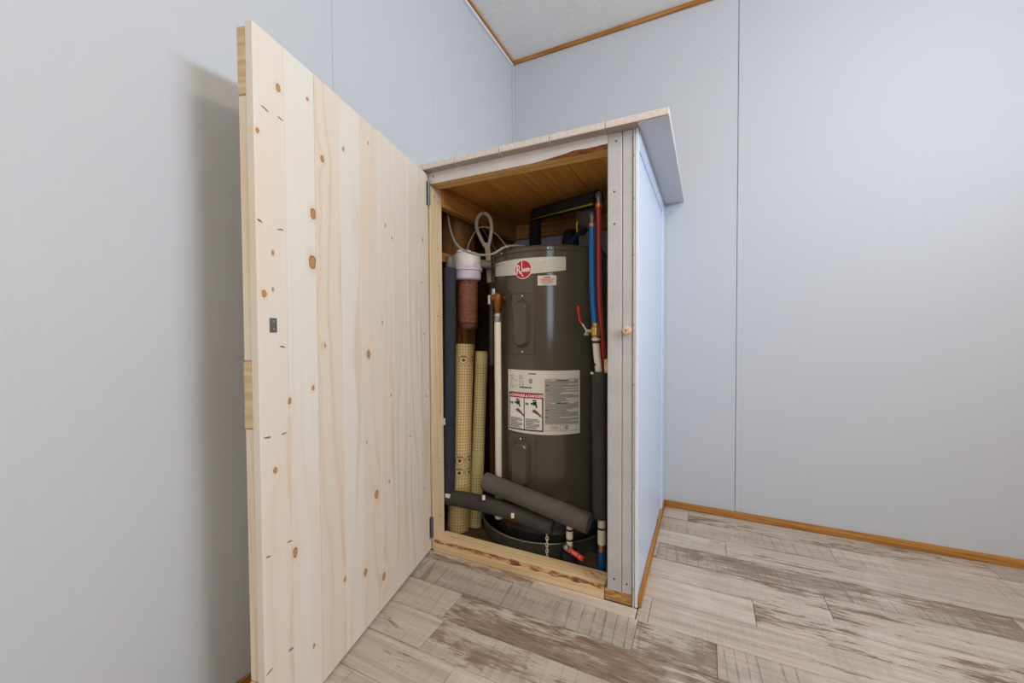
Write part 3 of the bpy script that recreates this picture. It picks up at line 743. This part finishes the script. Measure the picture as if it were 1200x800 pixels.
for i in range(12): quad(bm, f1, .060+i*.0043, .0635+i*.0043, .6435, .6488)
for a0 in range(12):                        # round approval mark
    if a0 in (0, 11): continue
    A = [2*math.pi*(a0+q)/12 for q in (0, 1)]
    bm.faces.new([bm.verts.new(f1(.108+r_*math.cos(a), .672+r_*math.sin(a)*1.1)) for a, r_ in ((A[0], .0055), (A[1], .0055), (A[1], .0082), (A[0], .0082))])
quad(bm, f1, .105, .113, .670, .6735)
quad(bm, f1, .013, .0145, .7035, .7125)
part('rating_print', bm, MAT['black_print'], lb)
# right half: grey block of close lines
bm = BM(); quad(bm, f1, .163, .297, .480, .683, 12); quad(bm, f1, .163, .297, .4785, .4792, 12); pb = part('text_block', bm, plain('text_block_grey', (186, 184, 176), .5, vary=.03), lb)
bm = BM(); bmw = BM(); bmr = BM(); bmk = BM(); z = .6745; i = 0
while z > .506:
    if i in (0, 19):
        quad(bmr, f2, .165, .186, z-.0010, z+.0036, 2); quad(bmr, f2, .281, .295, z-.0010, z+.0036); quad(bmk, f2, .206, .254, z-.0004, z+.0030, 4); quad(bmw, f2, .188, .204, z, z+.0028); quad(bmw, f2, .256, .279, z, z+.0028)
    else:
        e = .295 if rng.random() < .62 else rng.uniform(.215, .285)
        quad(bm, f2, .165, e, z, z+.0024, 8)
        if e < .29: quad(bmw, f2, e+.002, .295, z, z+.0028, 3)
        if i in (4, 8, 25, 31): quad(bmk, f3, .165, .178, z-.0004, z+.0028)
    z -= .0046; i += 1
quad(bmw, f2, .1635, .2965, .482, .5035, 8)
for q in range(4): quad(bm, f3, .188-(q % 2)*.008, .216, .4985-q*.0042, .5002-q*.0042, 2)
for q in range(5): quad(bmk, f3, .240, .256-(q % 3)*.003, .4985-q*.0032, .5002-q*.0032, 2)
for a, b in ((.221, .2225), (.2335, .235)): quad(bm, f3, a, b, .4845, .502)
quad(bm, f3, .221, .235, .4845, .486); quad(bm, f3, .221, .235, .5005, .502)
part('fine_print', bm, plain('fine_print_grey', (142, 140, 132), .5, vary=.05), lb); part('fine_print', bmw, MAT['sticker'], lb); part('fine_print', bmr, MAT['pink_print'], lb); part('fine_print', bmk, MAT['black_print'], lb)
for a, z in ((-119.7, 1.1865), (-70.5, 1.186), (-97, .125), (-78, .12)):
    a = rad(a); part('cap_screw', lathe(BM(), [(0, .0018), (.0028, .0012), (.0034, 0)], cp(a, z, HR+(.001 if z > 1 else 0)), 10, (math.cos(a), math.sin(a), 0)), MAT['white_print'], heater)
# relief valve with discharge pipe
PX, PY = .2475, -.664
rv_a = math.atan2(PY-HC.y, PX-HC.x); nrm = Vector((math.cos(rv_a), math.sin(rv_a), 0)); sp = Vector((HC.x, HC.y, 1.0))+nrm*HR
rose = part('valve_rose', lathe(BM(), [(0, .0015), (.032, .0012), (.034, -.001)], Vector((HC.x, HC.y, 1.0))+nrm.lerp(Vector((math.cos(rv_a+.09), math.sin(rv_a+.09), 0)), 1)*HR, 28, nrm), MAT['heater'], heater)
bm = BM(); lathe(bm, [(.0, -.004), (.014, -.004), (.014, .01), (.018, .012), (.018, .02), (.0, .02)], sp, 18, nrm)
lathe(bm, [(0, .038), (.010, .038), (.018, .030), (.0185, .012), (.0165, .0), (.0165, -.022), (.013, -.03), (.013, -.046), (0, -.046)], (PX, PY, .985), 20)
lathe(bm, [(0, 0), (.014, 0), (.014, .028), (.009, .032), (0, .032)], (PX, PY, 1.0), 16, (-.85, -.3, .1))
rv = part('relief_valve', bm, MAT['bronze'], heater, 'bronze relief valve')
bm = BM(); box(bm, PX-.034, PX-.024, PY-.022, PY-.006, .975, 1.012, .002); box(bm, PX-.036, PX-.008, PY-.014, PY-.009, 1.008, 1.014, .001); box(bm, PX-.020, PX-.006, PY-.014, PY-.008, 1.012, 1.04, .002)
part('test_lever', bm, MAT['steel'], rv)
part('discharge_pipe', lathe(BM(), [(0, .118), (.0125, .118), (.0135, .12), (.0135, .92), (0, .92)], (PX, PY, 0), 18), MAT['pvc'], heater, 'white plastic discharge pipe')
part('pipe_coupling', lathe(BM(), [(.0145, .905), (.0155, .907), (.0155, .922), (.0135, .924), (.0155, .926), (.0155, .938), (.012, .94)], (PX, PY, 0), 18), MAT['steel'], heater)
part('pipe_end_cap', lathe(BM(), [(0, .106), (.0145, .106), (.0155, .109), (.0155, .124), (.0135, .126)], (PX, PY, 0), 18), MAT['tape'], heater)
# drain valve low on the tank
da = rad(-99.); dn = Vector((math.cos(da), math.sin(da), 0)); dp = cp(da, .118, HR-.005)
bm = BM(); lathe(bm, [(0, 0), (.024, 0), (.024, .012), (.012, .014), (.012, .03), (0, .03)], dp, 20, dn)
dv = part('drain_valve', bm, MAT['foam_black'], heater)
bm = BM(); lathe(bm, [(0, -.004), (.0115, -.004), (.0115, .012), (.0085, .013), (.0085, .022), (.0115, .023), (.0115, .032), (0, .032)], dp+dn*.022+Vector((-.008, 0, -.006)), 18, (-.45, -.85, -.35))
part('drain_spout', bm, MAT['bronze'], dv)

pan = thing('drain_pan', (.362, -.42, 0), 'shallow round metal drain pan under the water heater', 'drain pan')
part('pan_wall', lathe(BM(), [(.268, .002), (.281, .004), (.285, .056), (.280, .056), (.277, .010), (.268, .0105)], (.362, -.42, 0), 96), MAT['pan'], pan, smooth=50)
part('pan_rim', lathe(BM(), [(.2855, .0550), (.2895, .0565), (.2910, .060), (.2890, .0635), (.2845, .064), (.2800, .0615), (.2800, .0560)], (.362, -.42, 0), 96), MAT['pan_rim'], pan, smooth=60)
part('pan_floor', lathe(BM(), [(0, .002), (.2685, .002), (.2685, .0105), (0, .0105)], (.362, -.42, 0), 64), MAT['pan_in'], pan)

# ------------------------------------------------------------ things around the tank
# insulated hot pipe above the tank
def sleeve(name, pts, r, ri, mat, label, cat='pipe insulation', group=None, seam=None):
    o = single(name, hollow(BM(), pts, r, ri), mat, label, cat, group, smooth=50); return o
HA, HB = Vector((.262, -.30, 1.425)), Vector((.632, -.565, 1.372))
root = thing('pipe_insulation', (.262, -.30, 1.395), 'black foam sleeve with yellow strip lying level above the tank', 'pipe insulation')
part('foam_sleeve', hollow(BM(), [HA, HA.lerp(HB, .5), HB], .0295, .014), MAT['foam_black'], root, smooth=50)
dirv = (HB-HA).normalized(); sd = Vector((0, 0, 1)).cross(dirv).normalized()*-1
bm = BM(); dn_ = dirv.cross(sd).normalized()
if dn_.z > 0: dn_ = -dn_
fr = (dn_*.75+Vector((-sd.x, -sd.y, 0)).normalized()*(-.66 if -sd.y > 0 else .66)).normalized()*.0304
for i in range(24):
    a = HA.lerp(HB, .02+.97*i/24); b = HA.lerp(HB, .02+.97*(i+1)/24); w0 = dirv.cross(fr).normalized()*(.0016+.0028*i/24)
    bm.faces.new([bm.verts.new(v) for v in (a+fr-w0, b+fr-w0, b+fr+w0, a+fr+w0)])
bmesh.ops.solidify(bm, geom=bm.faces[:], thickness=.0012)
part('yellow_strip', bm, MAT['yellow'], root, 'yellow adhesive strip along the slit')
single('pipe_insulation', hollow(BM(), [(.262, -.30, 1.209), (.262, -.30, 1.30), (.262, -.30, 1.394)], .0285, .013), MAT['foam_black'], 'short black foam sleeve standing on top of the tank', 'pipe insulation', smooth=50)
# cold inlet
ci = thing('pipe_insulation', (.455, -.36, 1.207), 'black taped foam elbow over the cold inlet of the tank', 'pipe insulation')
part('foam_sleeve', tube(BM(), [(.455, -.36, 1.207), (.455, -.36, 1.25), (.462, -.365, 1.285), (.475, -.375, 1.29)], [.036, .038, .034, .02], 20), MAT['foam_black'], ci, smooth=50)
part('foam_sleeve', tube(BM(), [(.432, -.35, 1.27), (.45, -.36, 1.297), (.475, -.375, 1.296)], [.02, .027, .022], 16), MAT['foam_black'], ci, smooth=50)
part('inlet_pipe', tube(BM(), [(.468, -.375, 1.262), (.53, -.45, 1.285), (.56, -.50, 1.29)], .0105, 14), MAT['pex_blue'], ci)
fe = thing('pipe_insulation', (.575, -.525, 1.245), 'frayed charcoal foam piece behind the blue pipe', 'pipe insulation')
part('foam_sleeve', tube(BM(), [(.535, -.47, 1.275), (.562, -.51, 1.315), (.60, -.555, 1.30), (.625, -.585, 1.265)], [.022, .036, .036, .026], 18), MAT['foam_char'], fe, smooth=50)
bm = BM()
tube(bm, catmull([(.533, -.512, 1.268), (.538, -.532, 1.292), (.552, -.545, 1.315), (.560, -.548, 1.322)], 4), .0022, 6)
part('yellow_strip', bm, MAT['yellow'], fe)
# PEX risers with copper rings
def pipe_thing(name, pts, r, mat, label, rings=()):
    root = thing(name, pts[-1], label, 'pipe')
    part('tube', tube(BM(), catmull(pts, 8), r, 18), mat, root, smooth=60)
    for (c, h, m) in rings:
        part('crimp_ring', lathe(BM(), [(r+.0002, 0), (r+.0016, .001), (r+.0016, h-.001), (r+.0002, h)], c, 18), MAT[m], root)
    return root
rp = pipe_thing('red_pipe', [(.6475, -.622, 1.335), (.649, -.630, 1.15), (.655, -.640, .95), (.669, -.642, .78), (.676, -.642, .60)], .0112, MAT['pex_red'], 'red plastic water pipe running down beside the blue one', [((.6475, -.622, 1.318), .014, 'copper')])
part('elbow', tube(BM(), catmull([(.6475, -.622, 1.332), (.6475, -.621, 1.36), (.642, -.606, 1.374), (.633, -.585, 1.374)], 5), .0095, 14), MAT['hinge'], rp)
bp_ = pipe_thing('blue_pipe', [(.6275, -.640, 1.262), (.629, -.645, 1.15), (.6325, -.650, 1.0), (.641, -.657, .895)], .0118, MAT['pex_blue'], 'blue plastic water pipe with copper crimp ring at its top', [((.6275, -.640, 1.246), .013, 'copper')])
part('elbow', tube(BM(), catmull([(.6275, -.640, 1.26), (.6265, -.638, 1.292), (.618, -.612, 1.303), (.608, -.59, 1.30)], 5), .0085, 14), MAT['hinge'], bp_)
bv = thing('ball_valve', (.645, -.66, .84), 'brass ball valve with red lever handle below the blue pipe', 'valve')
bm = BM(); lathe(bm, [(0, .895), (.0115, .895), (.0125, .885), (.0165, .88), (.0165, .852), (.0125, .846), (.0125, .84), (0, .84)], (.6445, -.66, 0), 20)
lathe(bm, [(0, 0), (.009, 0), (.009, .026), (0, .026)], (.6445, -.66, .866), 14, (-.9, -.43, 0)); part('valve_body', bm, MAT['brass'], bv)
bm = BM(); tube(bm, catmull([(.614, -.676, .857), (.616, -.676, .868), (.610, -.678, .880), (.602, -.68, .893)], 4), .0042, 10); lathe(bm, [(0, 0), (.009, 0), (.009, .007), (0, .007)], (.622, -.671, .866), 12, (-.9, -.43, 0)); box(bm, .606, .626, -.679, -.673, .850, .858, .002)
lv = part('lever', bm, MAT['steel'], bv)
part('lever_grip', tube(BM(), catmull([(.602, -.68, .893), (.594, -.682, .905), (.590, -.683, .93), (.588, -.683, .957)], 4), [.0044]*9+[.0052]*3+[.0048], 12), MAT['red_plastic'], lv, 'red vinyl grip')
wr = pipe_thing('white_riser', [(.6455, -.66, .84), (.650, -.663, .79), (.657, -.668, .735), (.660, -.67, .70)], .0125, MAT['pvc'], 'white plastic pipe between brass valve and dark foam sleeve')
for z, m, h in ((.832, 'pvc', .008), (.822, 'dark_metal', .009)): part('crimp_ring', lathe(BM(), [(.0120, 0), (.0152, .001), (.0152, h-.001), (.0120, h)], (.6462, -.6605, z), 18), MAT[m], wr)
bm = BM(); box(bm, .628, .650, -.684, -.676, .742, .751, .002); part('pipe_clip', bm, MAT['foam_black'], wr)
# vertical dark sleeve on the right and what leaves it below
rs = thing('pipe_insulation', (.672, -.688, .205), 'tall charcoal foam sleeve standing upright beside the right post', 'pipe insulation')
part('foam_sleeve', hollow(BM(), [(.666, -.680, .722), (.668, -.684, .50), (.672, -.690, .205)], .0285, .0145), MAT['foam_char'], rs, smooth=50)
bm = BM(); box(bm, .640, .650, -.712, -.708, .715, .7225, .0008); part('tape_scrap', bm, MAT['tape'], rs)
lp = thing('white_riser', (.676, -.695, .108), 'white plastic pipe stub under the tall foam sleeve', 'pipe')
part('tube', lathe(BM(), [(0, .112), (.0135, .112), (.0145, .116), (.0145, .230), (0, .230)], (.676, -.695, 0), 18), MAT['pvc'], lp)
for z in (.166,): part('crimp_ring', lathe(BM(), [(.0144, z), (.016, z+.001), (.016, z+.007), (.0144, z+.008)], (.676, -.695, 0), 18), MAT['dark_metal'], lp)
part('copper_stub', lathe(BM(), [(0, .088), (.0115, .088), (.0115, .112), (0, .112)], (.676, -.695, 0), 16), MAT['copper'], lp)
single('blue_pipe', tube(BM(), [(.676, -.695, .088), (.6755, -.695, .04), (.675, -.695, .001)], .0118, 16), MAT['pex_blue'], 'short dark blue pipe stub rising from the closet floor', 'pipe')
# crossing sleeves in front of the tank
fb = thing('pipe_insulation', (.63, -.722, .14), 'thick grey foam sleeve slanting down across the front of the tank', 'pipe insulation')
part('foam_sleeve', hollow(BM(), [(.208, -.702, .264), (.42, -.720, .232), (.642, -.737, .196)], .0355, .016), MAT['foam_grey'], fb, smooth=50)
fa = thing('pipe_insulation', (.03, -.70, .11), 'grey foam sleeve running level from the left jamb beneath the slanting one', 'pipe insulation')
part('foam_sleeve', hollow(BM(), catmull([(.037, -.709, .170), (.14, -.716, .177), (.27, -.720, .177), (.37, -.719, .166), (.50, -.718, .148)], 5), .0315, .014), MAT['foam_char'], fa, smooth=50)
bm = BM(); box(bm, .038, .060, -.742, -.735, .182, .198, .001); part('tape_scrap', bm, MAT['tape'], fa)
for (x, y, z) in ((.352, -.750, .164), (.222, -.742, .206)):
    bm = BM(); lathe(bm, [(0, 0), (.0065, .001), (.0065, .017), (0, .018)], (x, y, z), 12); part('white_clip', bm, MAT['pvc'], fa)
# shut-off valve with red handle tag
sv = thing('shutoff_valve', (.561, -.70, .012), 'white pipe stub with steel valve and flat red handle under slanting foam', 'valve')
X, Y = .561, -.705
part('tube', lathe(BM(), [(0, .085), (.0115, .085), (.0115, .17), (0, .17)], (X, Y, 0), 16), MAT['pvc'], sv)
part('collar', lathe(BM(), [(.0112, .112), (.0130, .113), (.0130, .136), (.0112, .137)], (X, Y, 0), 16), MAT['pvc'], sv)
for z in (.104, .1405): part('crimp_ring', lathe(BM(), [(.0112, z), (.0135, z+.001), (.0135, z+.006), (.0112, z+.007)], (X, Y, 0), 16), MAT['dark_metal'], sv)
bm = BM(); lathe(bm, [(0, .062), (.0125, .062), (.014, .068), (.014, .080), (.0115, .086), (0, .086)], (X, Y, 0), 16); lathe(bm, [(0, 0), (.011, 0), (.011, .014), (.006, .018), (0, .018)], (X-.004, Y-.006, .082), 14, (-.4, -.9, .1)); part('valve_body', bm, MAT['steel'], sv)
part('boot', lathe(BM(), [(0, .002), (.029, .002), (.030, .01), (.030, .056), (.026, .064), (0, .064)], (X-.002, Y+.004, 0), 22), MAT['foam_black'], sv)
ha, hb = Vector((.564, -.728, .0840)), Vector((.622, -.742, .0680)); dv_ = (hb-ha); un = Vector((.1, -.8, .55)).normalized()
sdv = dv_.normalized().cross(un).normalized()*.0085; un = sdv.cross(dv_).normalized()*-1 if sdv.cross(dv_).y > 0 else sdv.cross(dv_).normalized()
bm = BM(); vs = [bm.verts.new(p_+s_*sdv+u_*un*.0018) for u_ in (-1, 1) for p_, s_ in ((ha, -1), (hb, -1), (hb, 1), (ha, 1))]
for f in ((0, 1, 2, 3), (7, 6, 5, 4), (0, 4, 5, 1), (1, 5, 6, 2), (2, 6, 7, 3), (3, 7, 4, 0)): bm.faces.new([vs[i] for i in f])
bmesh.ops.bevel(bm, geom=bm.edges[:], offset=.0012, segments=2, affect='EDGES')
hd = part('handle', bm, MAT['red_plastic'], sv, 'flat red plastic handle with white raised lettering', smooth=40)
bm = BM(); D_ = dv_.normalized(); fnh = lambda x, y: ha+D_*x+(-sdv.normalized() if sdv.z < 0 else sdv.normalized())*y+un*.0023
for x0, x1, y0, y1 in ((.006, .0085, -.004, .004), (.015, .0185, -.004, .004), (.0195, .023, -.004, .003), (.024, .0275, -.004, .004), (.0285, .032, -.0035, .004), (.033, .0365, -.004, .004), (.045, .048, -.004, .004), (.0495, .0515, -.004, .004)): quad(bm, fnh, x0, x1, y0, y1)
part('handle_print', bm, MAT['pink_print'], hd)
# chain
ch = thing('chain', (.482, -.7285, .001), 'thin steel link chain hanging in front of the drain pan', 'chain')
for i in range(11):
    z = .128-i*.0118; a = (0, math.pi/2)[i % 2]+.4; pts = []
    for q in range(12):
        b = 2*math.pi*q/12; u, v = .0046*math.cos(b), .0080*math.sin(b)
        pts.append((.482+u*math.cos(a), -.7285+u*math.sin(a), z+v))
    part('link', tube(BM(), pts, .0019, 6, closed=True), MAT['chain'], ch)

# left: navy sleeve, filter, rolls, hose, cables, wrench
ns = thing('pipe_insulation', (.038, -.711, .185), 'tall navy foam sleeve standing upright behind the left jamb', 'pipe insulation')
part('foam_sleeve', hollow(BM(), [(.050, -.710, 1.128), (.046, -.711, .80), (.041, -.713, .40), (.037, -.714, .205)], .0258, .012), MAT['foam_navy'], ns, smooth=50)
bm = BM(); lathe(bm, [(.0256, 0), (.0264, .0005), (.0264, .002), (.0256, .0025)], (.042, -.7125, .48), 24); part('joint_line', bm, MAT['foam_black'], ns)
bm = BM(); box(bm, .020, .040, -.739, -.735, .482, .510, .001); part('tape_scrap', bm, MAT['tape'], ns)
FX, FY = .072, -.612
wf = thing('water_filter', (FX, FY, .87), 'whole-house water filter with white head and clear tube holding a brown cartridge', 'water filter')
part('filter_head', lathe(BM(), [(0, 1.205), (.045, 1.205), (.054, 1.199), (.058, 1.188), (.060, 1.140), (.0, 1.140)], (FX, FY, 0), 40), MAT['filter_head'], wf, 'white plastic filter head')
part('filter_collar', lathe(BM(), [(.0, 1.141), (.064, 1.141), (.0655, 1.136), (.0655, 1.128), (.060, 1.124), (.059, 1.094), (.054, 1.088), (.040, 1.086)], (FX, FY, 0), 40), MAT['filter_ring'], wf, 'lilac screw collar')
bm = BM(); lathe(bm, [(0, 0), (.018, 0), (.020, .006), (.018, .012), (.010, .014), (0, .014)], (FX-.024, FY-.012, 1.205), 20); box(bm, FX-.02, FX+.025, FY-.02, FY-.006, 1.203, 1.215, .003); part('vent_knob', bm, MAT['filter_head'], wf)
part('sump', lathe(BM(), [(.0445, 1.09), (.0445, .90), (.043, .888), (.034, .878), (0, .875)], (FX, FY, 0), 40), MAT['clear'], wf, 'clear plastic sump', smooth=60)
part('cartridge', lathe(BM(), [(0, 1.085), (.038, 1.085), (.0385, .905), (.034, .903), (0, .903)], (FX, FY, 0), 36), MAT['cartridge'], wf, 'reddish brown filter cartridge')
part('sump_base', lathe(BM(), [(.030, .8755), (.040, .880), (.0455, .890), (.0455, .902), (.0435, .902)], (FX, FY, 0), 36), plain('sump_base_brown', (92, 62, 48), .3, vary=.1), wf)
bm = BM(); lathe(bm, [(0, 0), (.020, 0), (.020, .006), (.016, .007), (.016, .012), (.020, .013), (.020, .02), (.014, .021), (.014, .03), (0, .03)], (FX-.044, FY-.026, 1.163), 18, (-.7, -.71, 0)); part('inlet_fitting', bm, MAT['steel'], wf)
bm = BM(); box(bm, .036, .064, -.722, -.694, 1.1285, 1.178, .006, 2); part('elbow_fitting', bm, MAT['hinge'], wf)
bm = BM(); lathe(bm, [(0, 0), (.018, 0), (.018, .05), (0, .05)], (FX+.044, FY+.03, 1.163), 16, (.75, .6, -.1)); part('outlet_fitting', bm, MAT['hose'], wf)
bm = BM(); box(bm, -.012, .02, FY+.02, FY+.10, .98, 1.20, .003); part('bracket', bm, MAT['brown_z'], wf)

def roll(name, a, b, r, mat, label, stamps):
    A, B_ = Vector(a), Vector(b); ax = (B_-A).normalized(); L = (B_-A).length
    root = thing(name, a, label, 'roll', 'underlay rolls')
    X_ = Vector((1, -.1, 0)); X_ = (X_-ax*X_.dot(ax)).normalized(); Y_ = ax.cross(X_)
    bm = BM(); uvl = bm.loops.layers.uv.new('uv'); n = 40
    rr = lambda t_, k_: r*(1+.02*math.sin(t_*7))*(1 if k_ else 1)
    rows = [0, .15, .3, .45, .6, .75, .9, 1.]
    V = [[bm.verts.new(A+ax*(L*t_)+(X_*math.cos(2*math.pi*k/n)+Y_*math.sin(2*math.pi*k/n))*rr(t_, k)) for k in range(n)] for t_ in rows]
    for i in range(len(rows)-1):
        for k in range(n):
            f = bm.faces.new((V[i][k], V[i][(k+1) % n], V[i+1][(k+1) % n], V[i+1][k]))
            for l, (kk, ii) in zip(f.loops, ((k, i), (k+1, i), (k+1, i+1), (k, i+1))): l[uvl].uv = (2*math.pi*kk/n*r, rows[ii]*L)
    for ring, t_ in ((V[0], .02), (V[-1], -.02)):
        inn = [bm.verts.new(v.co+((A if t_ > 0 else B_)-v.co)*.12) for v in ring]
        dep = [bm.verts.new(v.co+ax*t_) for v in inn]
        for k in range(n):
            bm.faces.new((ring[k], ring[(k+1) % n], inn[(k+1) % n], inn[k])); bm.faces.new((inn[k], inn[(k+1) % n], dep[(k+1) % n], dep[k]))
        bm.faces.new(dep)
    part('foil', bm, mat, root, smooth=50)
    def fn(ang, h, off=.0008): return A+ax*h+(X_*math.cos(ang)+Y_*math.sin(ang))*(r*(1+.02*math.sin(h/L*7))+off)
    bm = BM()
    for ang, h in stamps:
        for r0, r1 in ((.0180, .0202),):
            for q in range(24):
                a1, a2 = 2*math.pi*q/24, 2*math.pi*(q+1)/24
                bm.faces.new([bm.verts.new(fn(ang+rr_*math.cos(x)/r, h+rr_*math.sin(x))) for x, rr_ in ((a1, r0), (a2, r0), (a2, r1), (a1, r1))])
        s = .0245                                   # thin square around the ring
        for (x0, x1, y0, y1) in ((-s, s, s-.0007, s), (-s, s, -s, -s+.0007), (-s, -s+.0007, -s, s), (s-.0007, s, -s, s)):
            quad(bm, lambda x, y, ang=ang, h=h: fn(ang+x/r, h+y, .0007), x0, x1, y0, y1, 4)
        if True:
            for q in range(8):
                a1, a2 = 2*math.pi*q/8, 2*math.pi*(q+1)/8
                bm.faces.new([bm.verts.new(fn(ang+x/r, h-.002+y)) for x, y in ((0, 0), (.0075*math.cos(a1), .0075*math.sin(a1)), (.0075*math.cos(a2), .0075*math.sin(a2)))])
            quad(bm, lambda x, y, ang=ang, h=h: fn(ang+x/r, h+y), -.011, .011, .010, .0145, 3)
    if stamps: part('stamp_print', bm, plain('stamp_brown', (96, 78, 50), .6), root)
    return root
ra, rb = -math.pi/2+.62, -math.pi/2+1.50
roll('underlay_roll', (.030, -.634, .001), (.020, -.565, .81), .047, MAT['roll_a'], 'thicker yellow roll of dotted underlay foil beside the navy sleeve', [(ra, .255), (ra, .307), (rb+.1, .255), (rb+.1, .307), (ra+.1, .742), (rb+.3, .742)])
roll('underlay_roll', (.082, -.577, .001), (.080, -.505, .776), .0290, MAT['roll_b'], 'thinner greenish yellow roll of dotted underlay foil beside the white pipe', [])

ho = single('hose', tube(BM(), catmull([(.085, -.42, 1.17), (.078, -.40, 1.10), (.060, -.37, .98), (.052, -.36, .85), (.05, -.36, .70)], 6), .0125, 14), MAT['hose'], 'grey ribless hose bending down behind the filter', 'hose', smooth=60)
# filter wrench hanging from a nail
fw = thing('filter_wrench', (.11, -.50, 1.09), 'cream plastic filter wrench with open ring end hanging by the joist', 'wrench')
def loopP(c, rx, rz, a0, a1, n=22): return [Vector((c[0]+rx*math.cos(rad(a0+(a1-a0)*i/n)), c[1], c[2]+rz*math.sin(rad(a0+(a1-a0)*i/n)))) for i in range(n+1)]
WCX, WY, WZ = .090, -.500, 1.338
part('ring', tube(BM(), catmull([(WCX+.026, WY, WZ-.088), (WCX+.036, WY, WZ-.05), (WCX+.043, WY, WZ-.005), (WCX+.038, WY-.003, WZ+.035), (WCX+.020, WY-.004, WZ+.058), (WCX+.008, WY-.004, WZ+.062)], 6), .0085, 12), MAT['wrench'], fw, smooth=60)
part('ring', tube(BM(), catmull([(WCX+.010, WY, WZ-.088), (WCX-.012, WY, WZ-.05), (WCX-.033, WY, WZ-.004), (WCX-.036, WY, WZ+.030), (WCX-.024, WY, WZ+.056), (WCX-.002, WY, WZ+.068)], 6), .0085, 12), MAT['wrench'], fw, smooth=60)
bm = BM()
tube(bm, [(WCX+.012, WY, WZ-.07), (WCX+.018, WY, WZ-.12), (WCX+.027, WY-.004, WZ-.25)], [.0085, .008, .0075], 10); tube(bm, [(WCX+.022, WY, WZ-.07), (WCX+.029, WY, WZ-.12), (WCX+.036, WY-.004, WZ-.25)], [.0085, .008, .0075], 10)
box(bm, WCX+.016, WCX+.028, WY-.003, WY+.003, WZ-.25, WZ-.085, .001)
part('handle', bm, MAT['wrench'], fw, smooth=60)
# cables
CABLE = [(-.024, -.62, 1.402), (.017, -.655, 1.30), (.075, -.688, 1.223), (.159, -.702, 1.180), (.237, -.695, 1.172), (.285, -.668, 1.201), (.316, -.62, 1.2125), (.345, -.565, 1.2115)]
single('cable', tube(BM(), catmull(CABLE, 8), .0048, 10), MAT['cable'], 'grey armoured cable sagging over the filter onto the tank top', 'cable', smooth=60)
single('cable', tube(BM(), catmull([(.03, -.56, 1.20), (.015, -.50, 1.28), (.04, -.47, 1.345), (.075, -.45, 1.355), (.11, -.43, 1.33), (.15, -.41, 1.28), (.19, -.39, 1.222)], 8), .0032, 8), MAT['wrench'], 'thin cream cable arching behind the filter wrench', 'cable', smooth=60)
single('cable', tube(BM(), catmull([(.05, -.44, 1.355), (.07, -.435, 1.32), (.10, -.425, 1.27), (.135, -.42, 1.205)], 8), .0030, 8), MAT['hose'], 'thin grey cable running down behind the wrench handle', 'cable', smooth=60)
cb = single('cable_clamp', box(BM(), .318, .345, -.555, -.530, 1.2085, 1.222, .004, 2), MAT['steel'], 'small steel cable clamp on the tank top edge', 'clamp', smooth=40)

# fine print on stickers is too small to pick apart: each stays one piece
for o in bpy.data.objects:
    b = o.name.split('.')[0]
    if b in ('danger_print', 'stamp_print', 'hand_print', 'rating_print', 'fine_print', 'danger_lettering', 'handle_print', 'band_print', 'band_lettering', 'print', 'text_block', 'lettering'):
        o['kind'] = 'stuff'
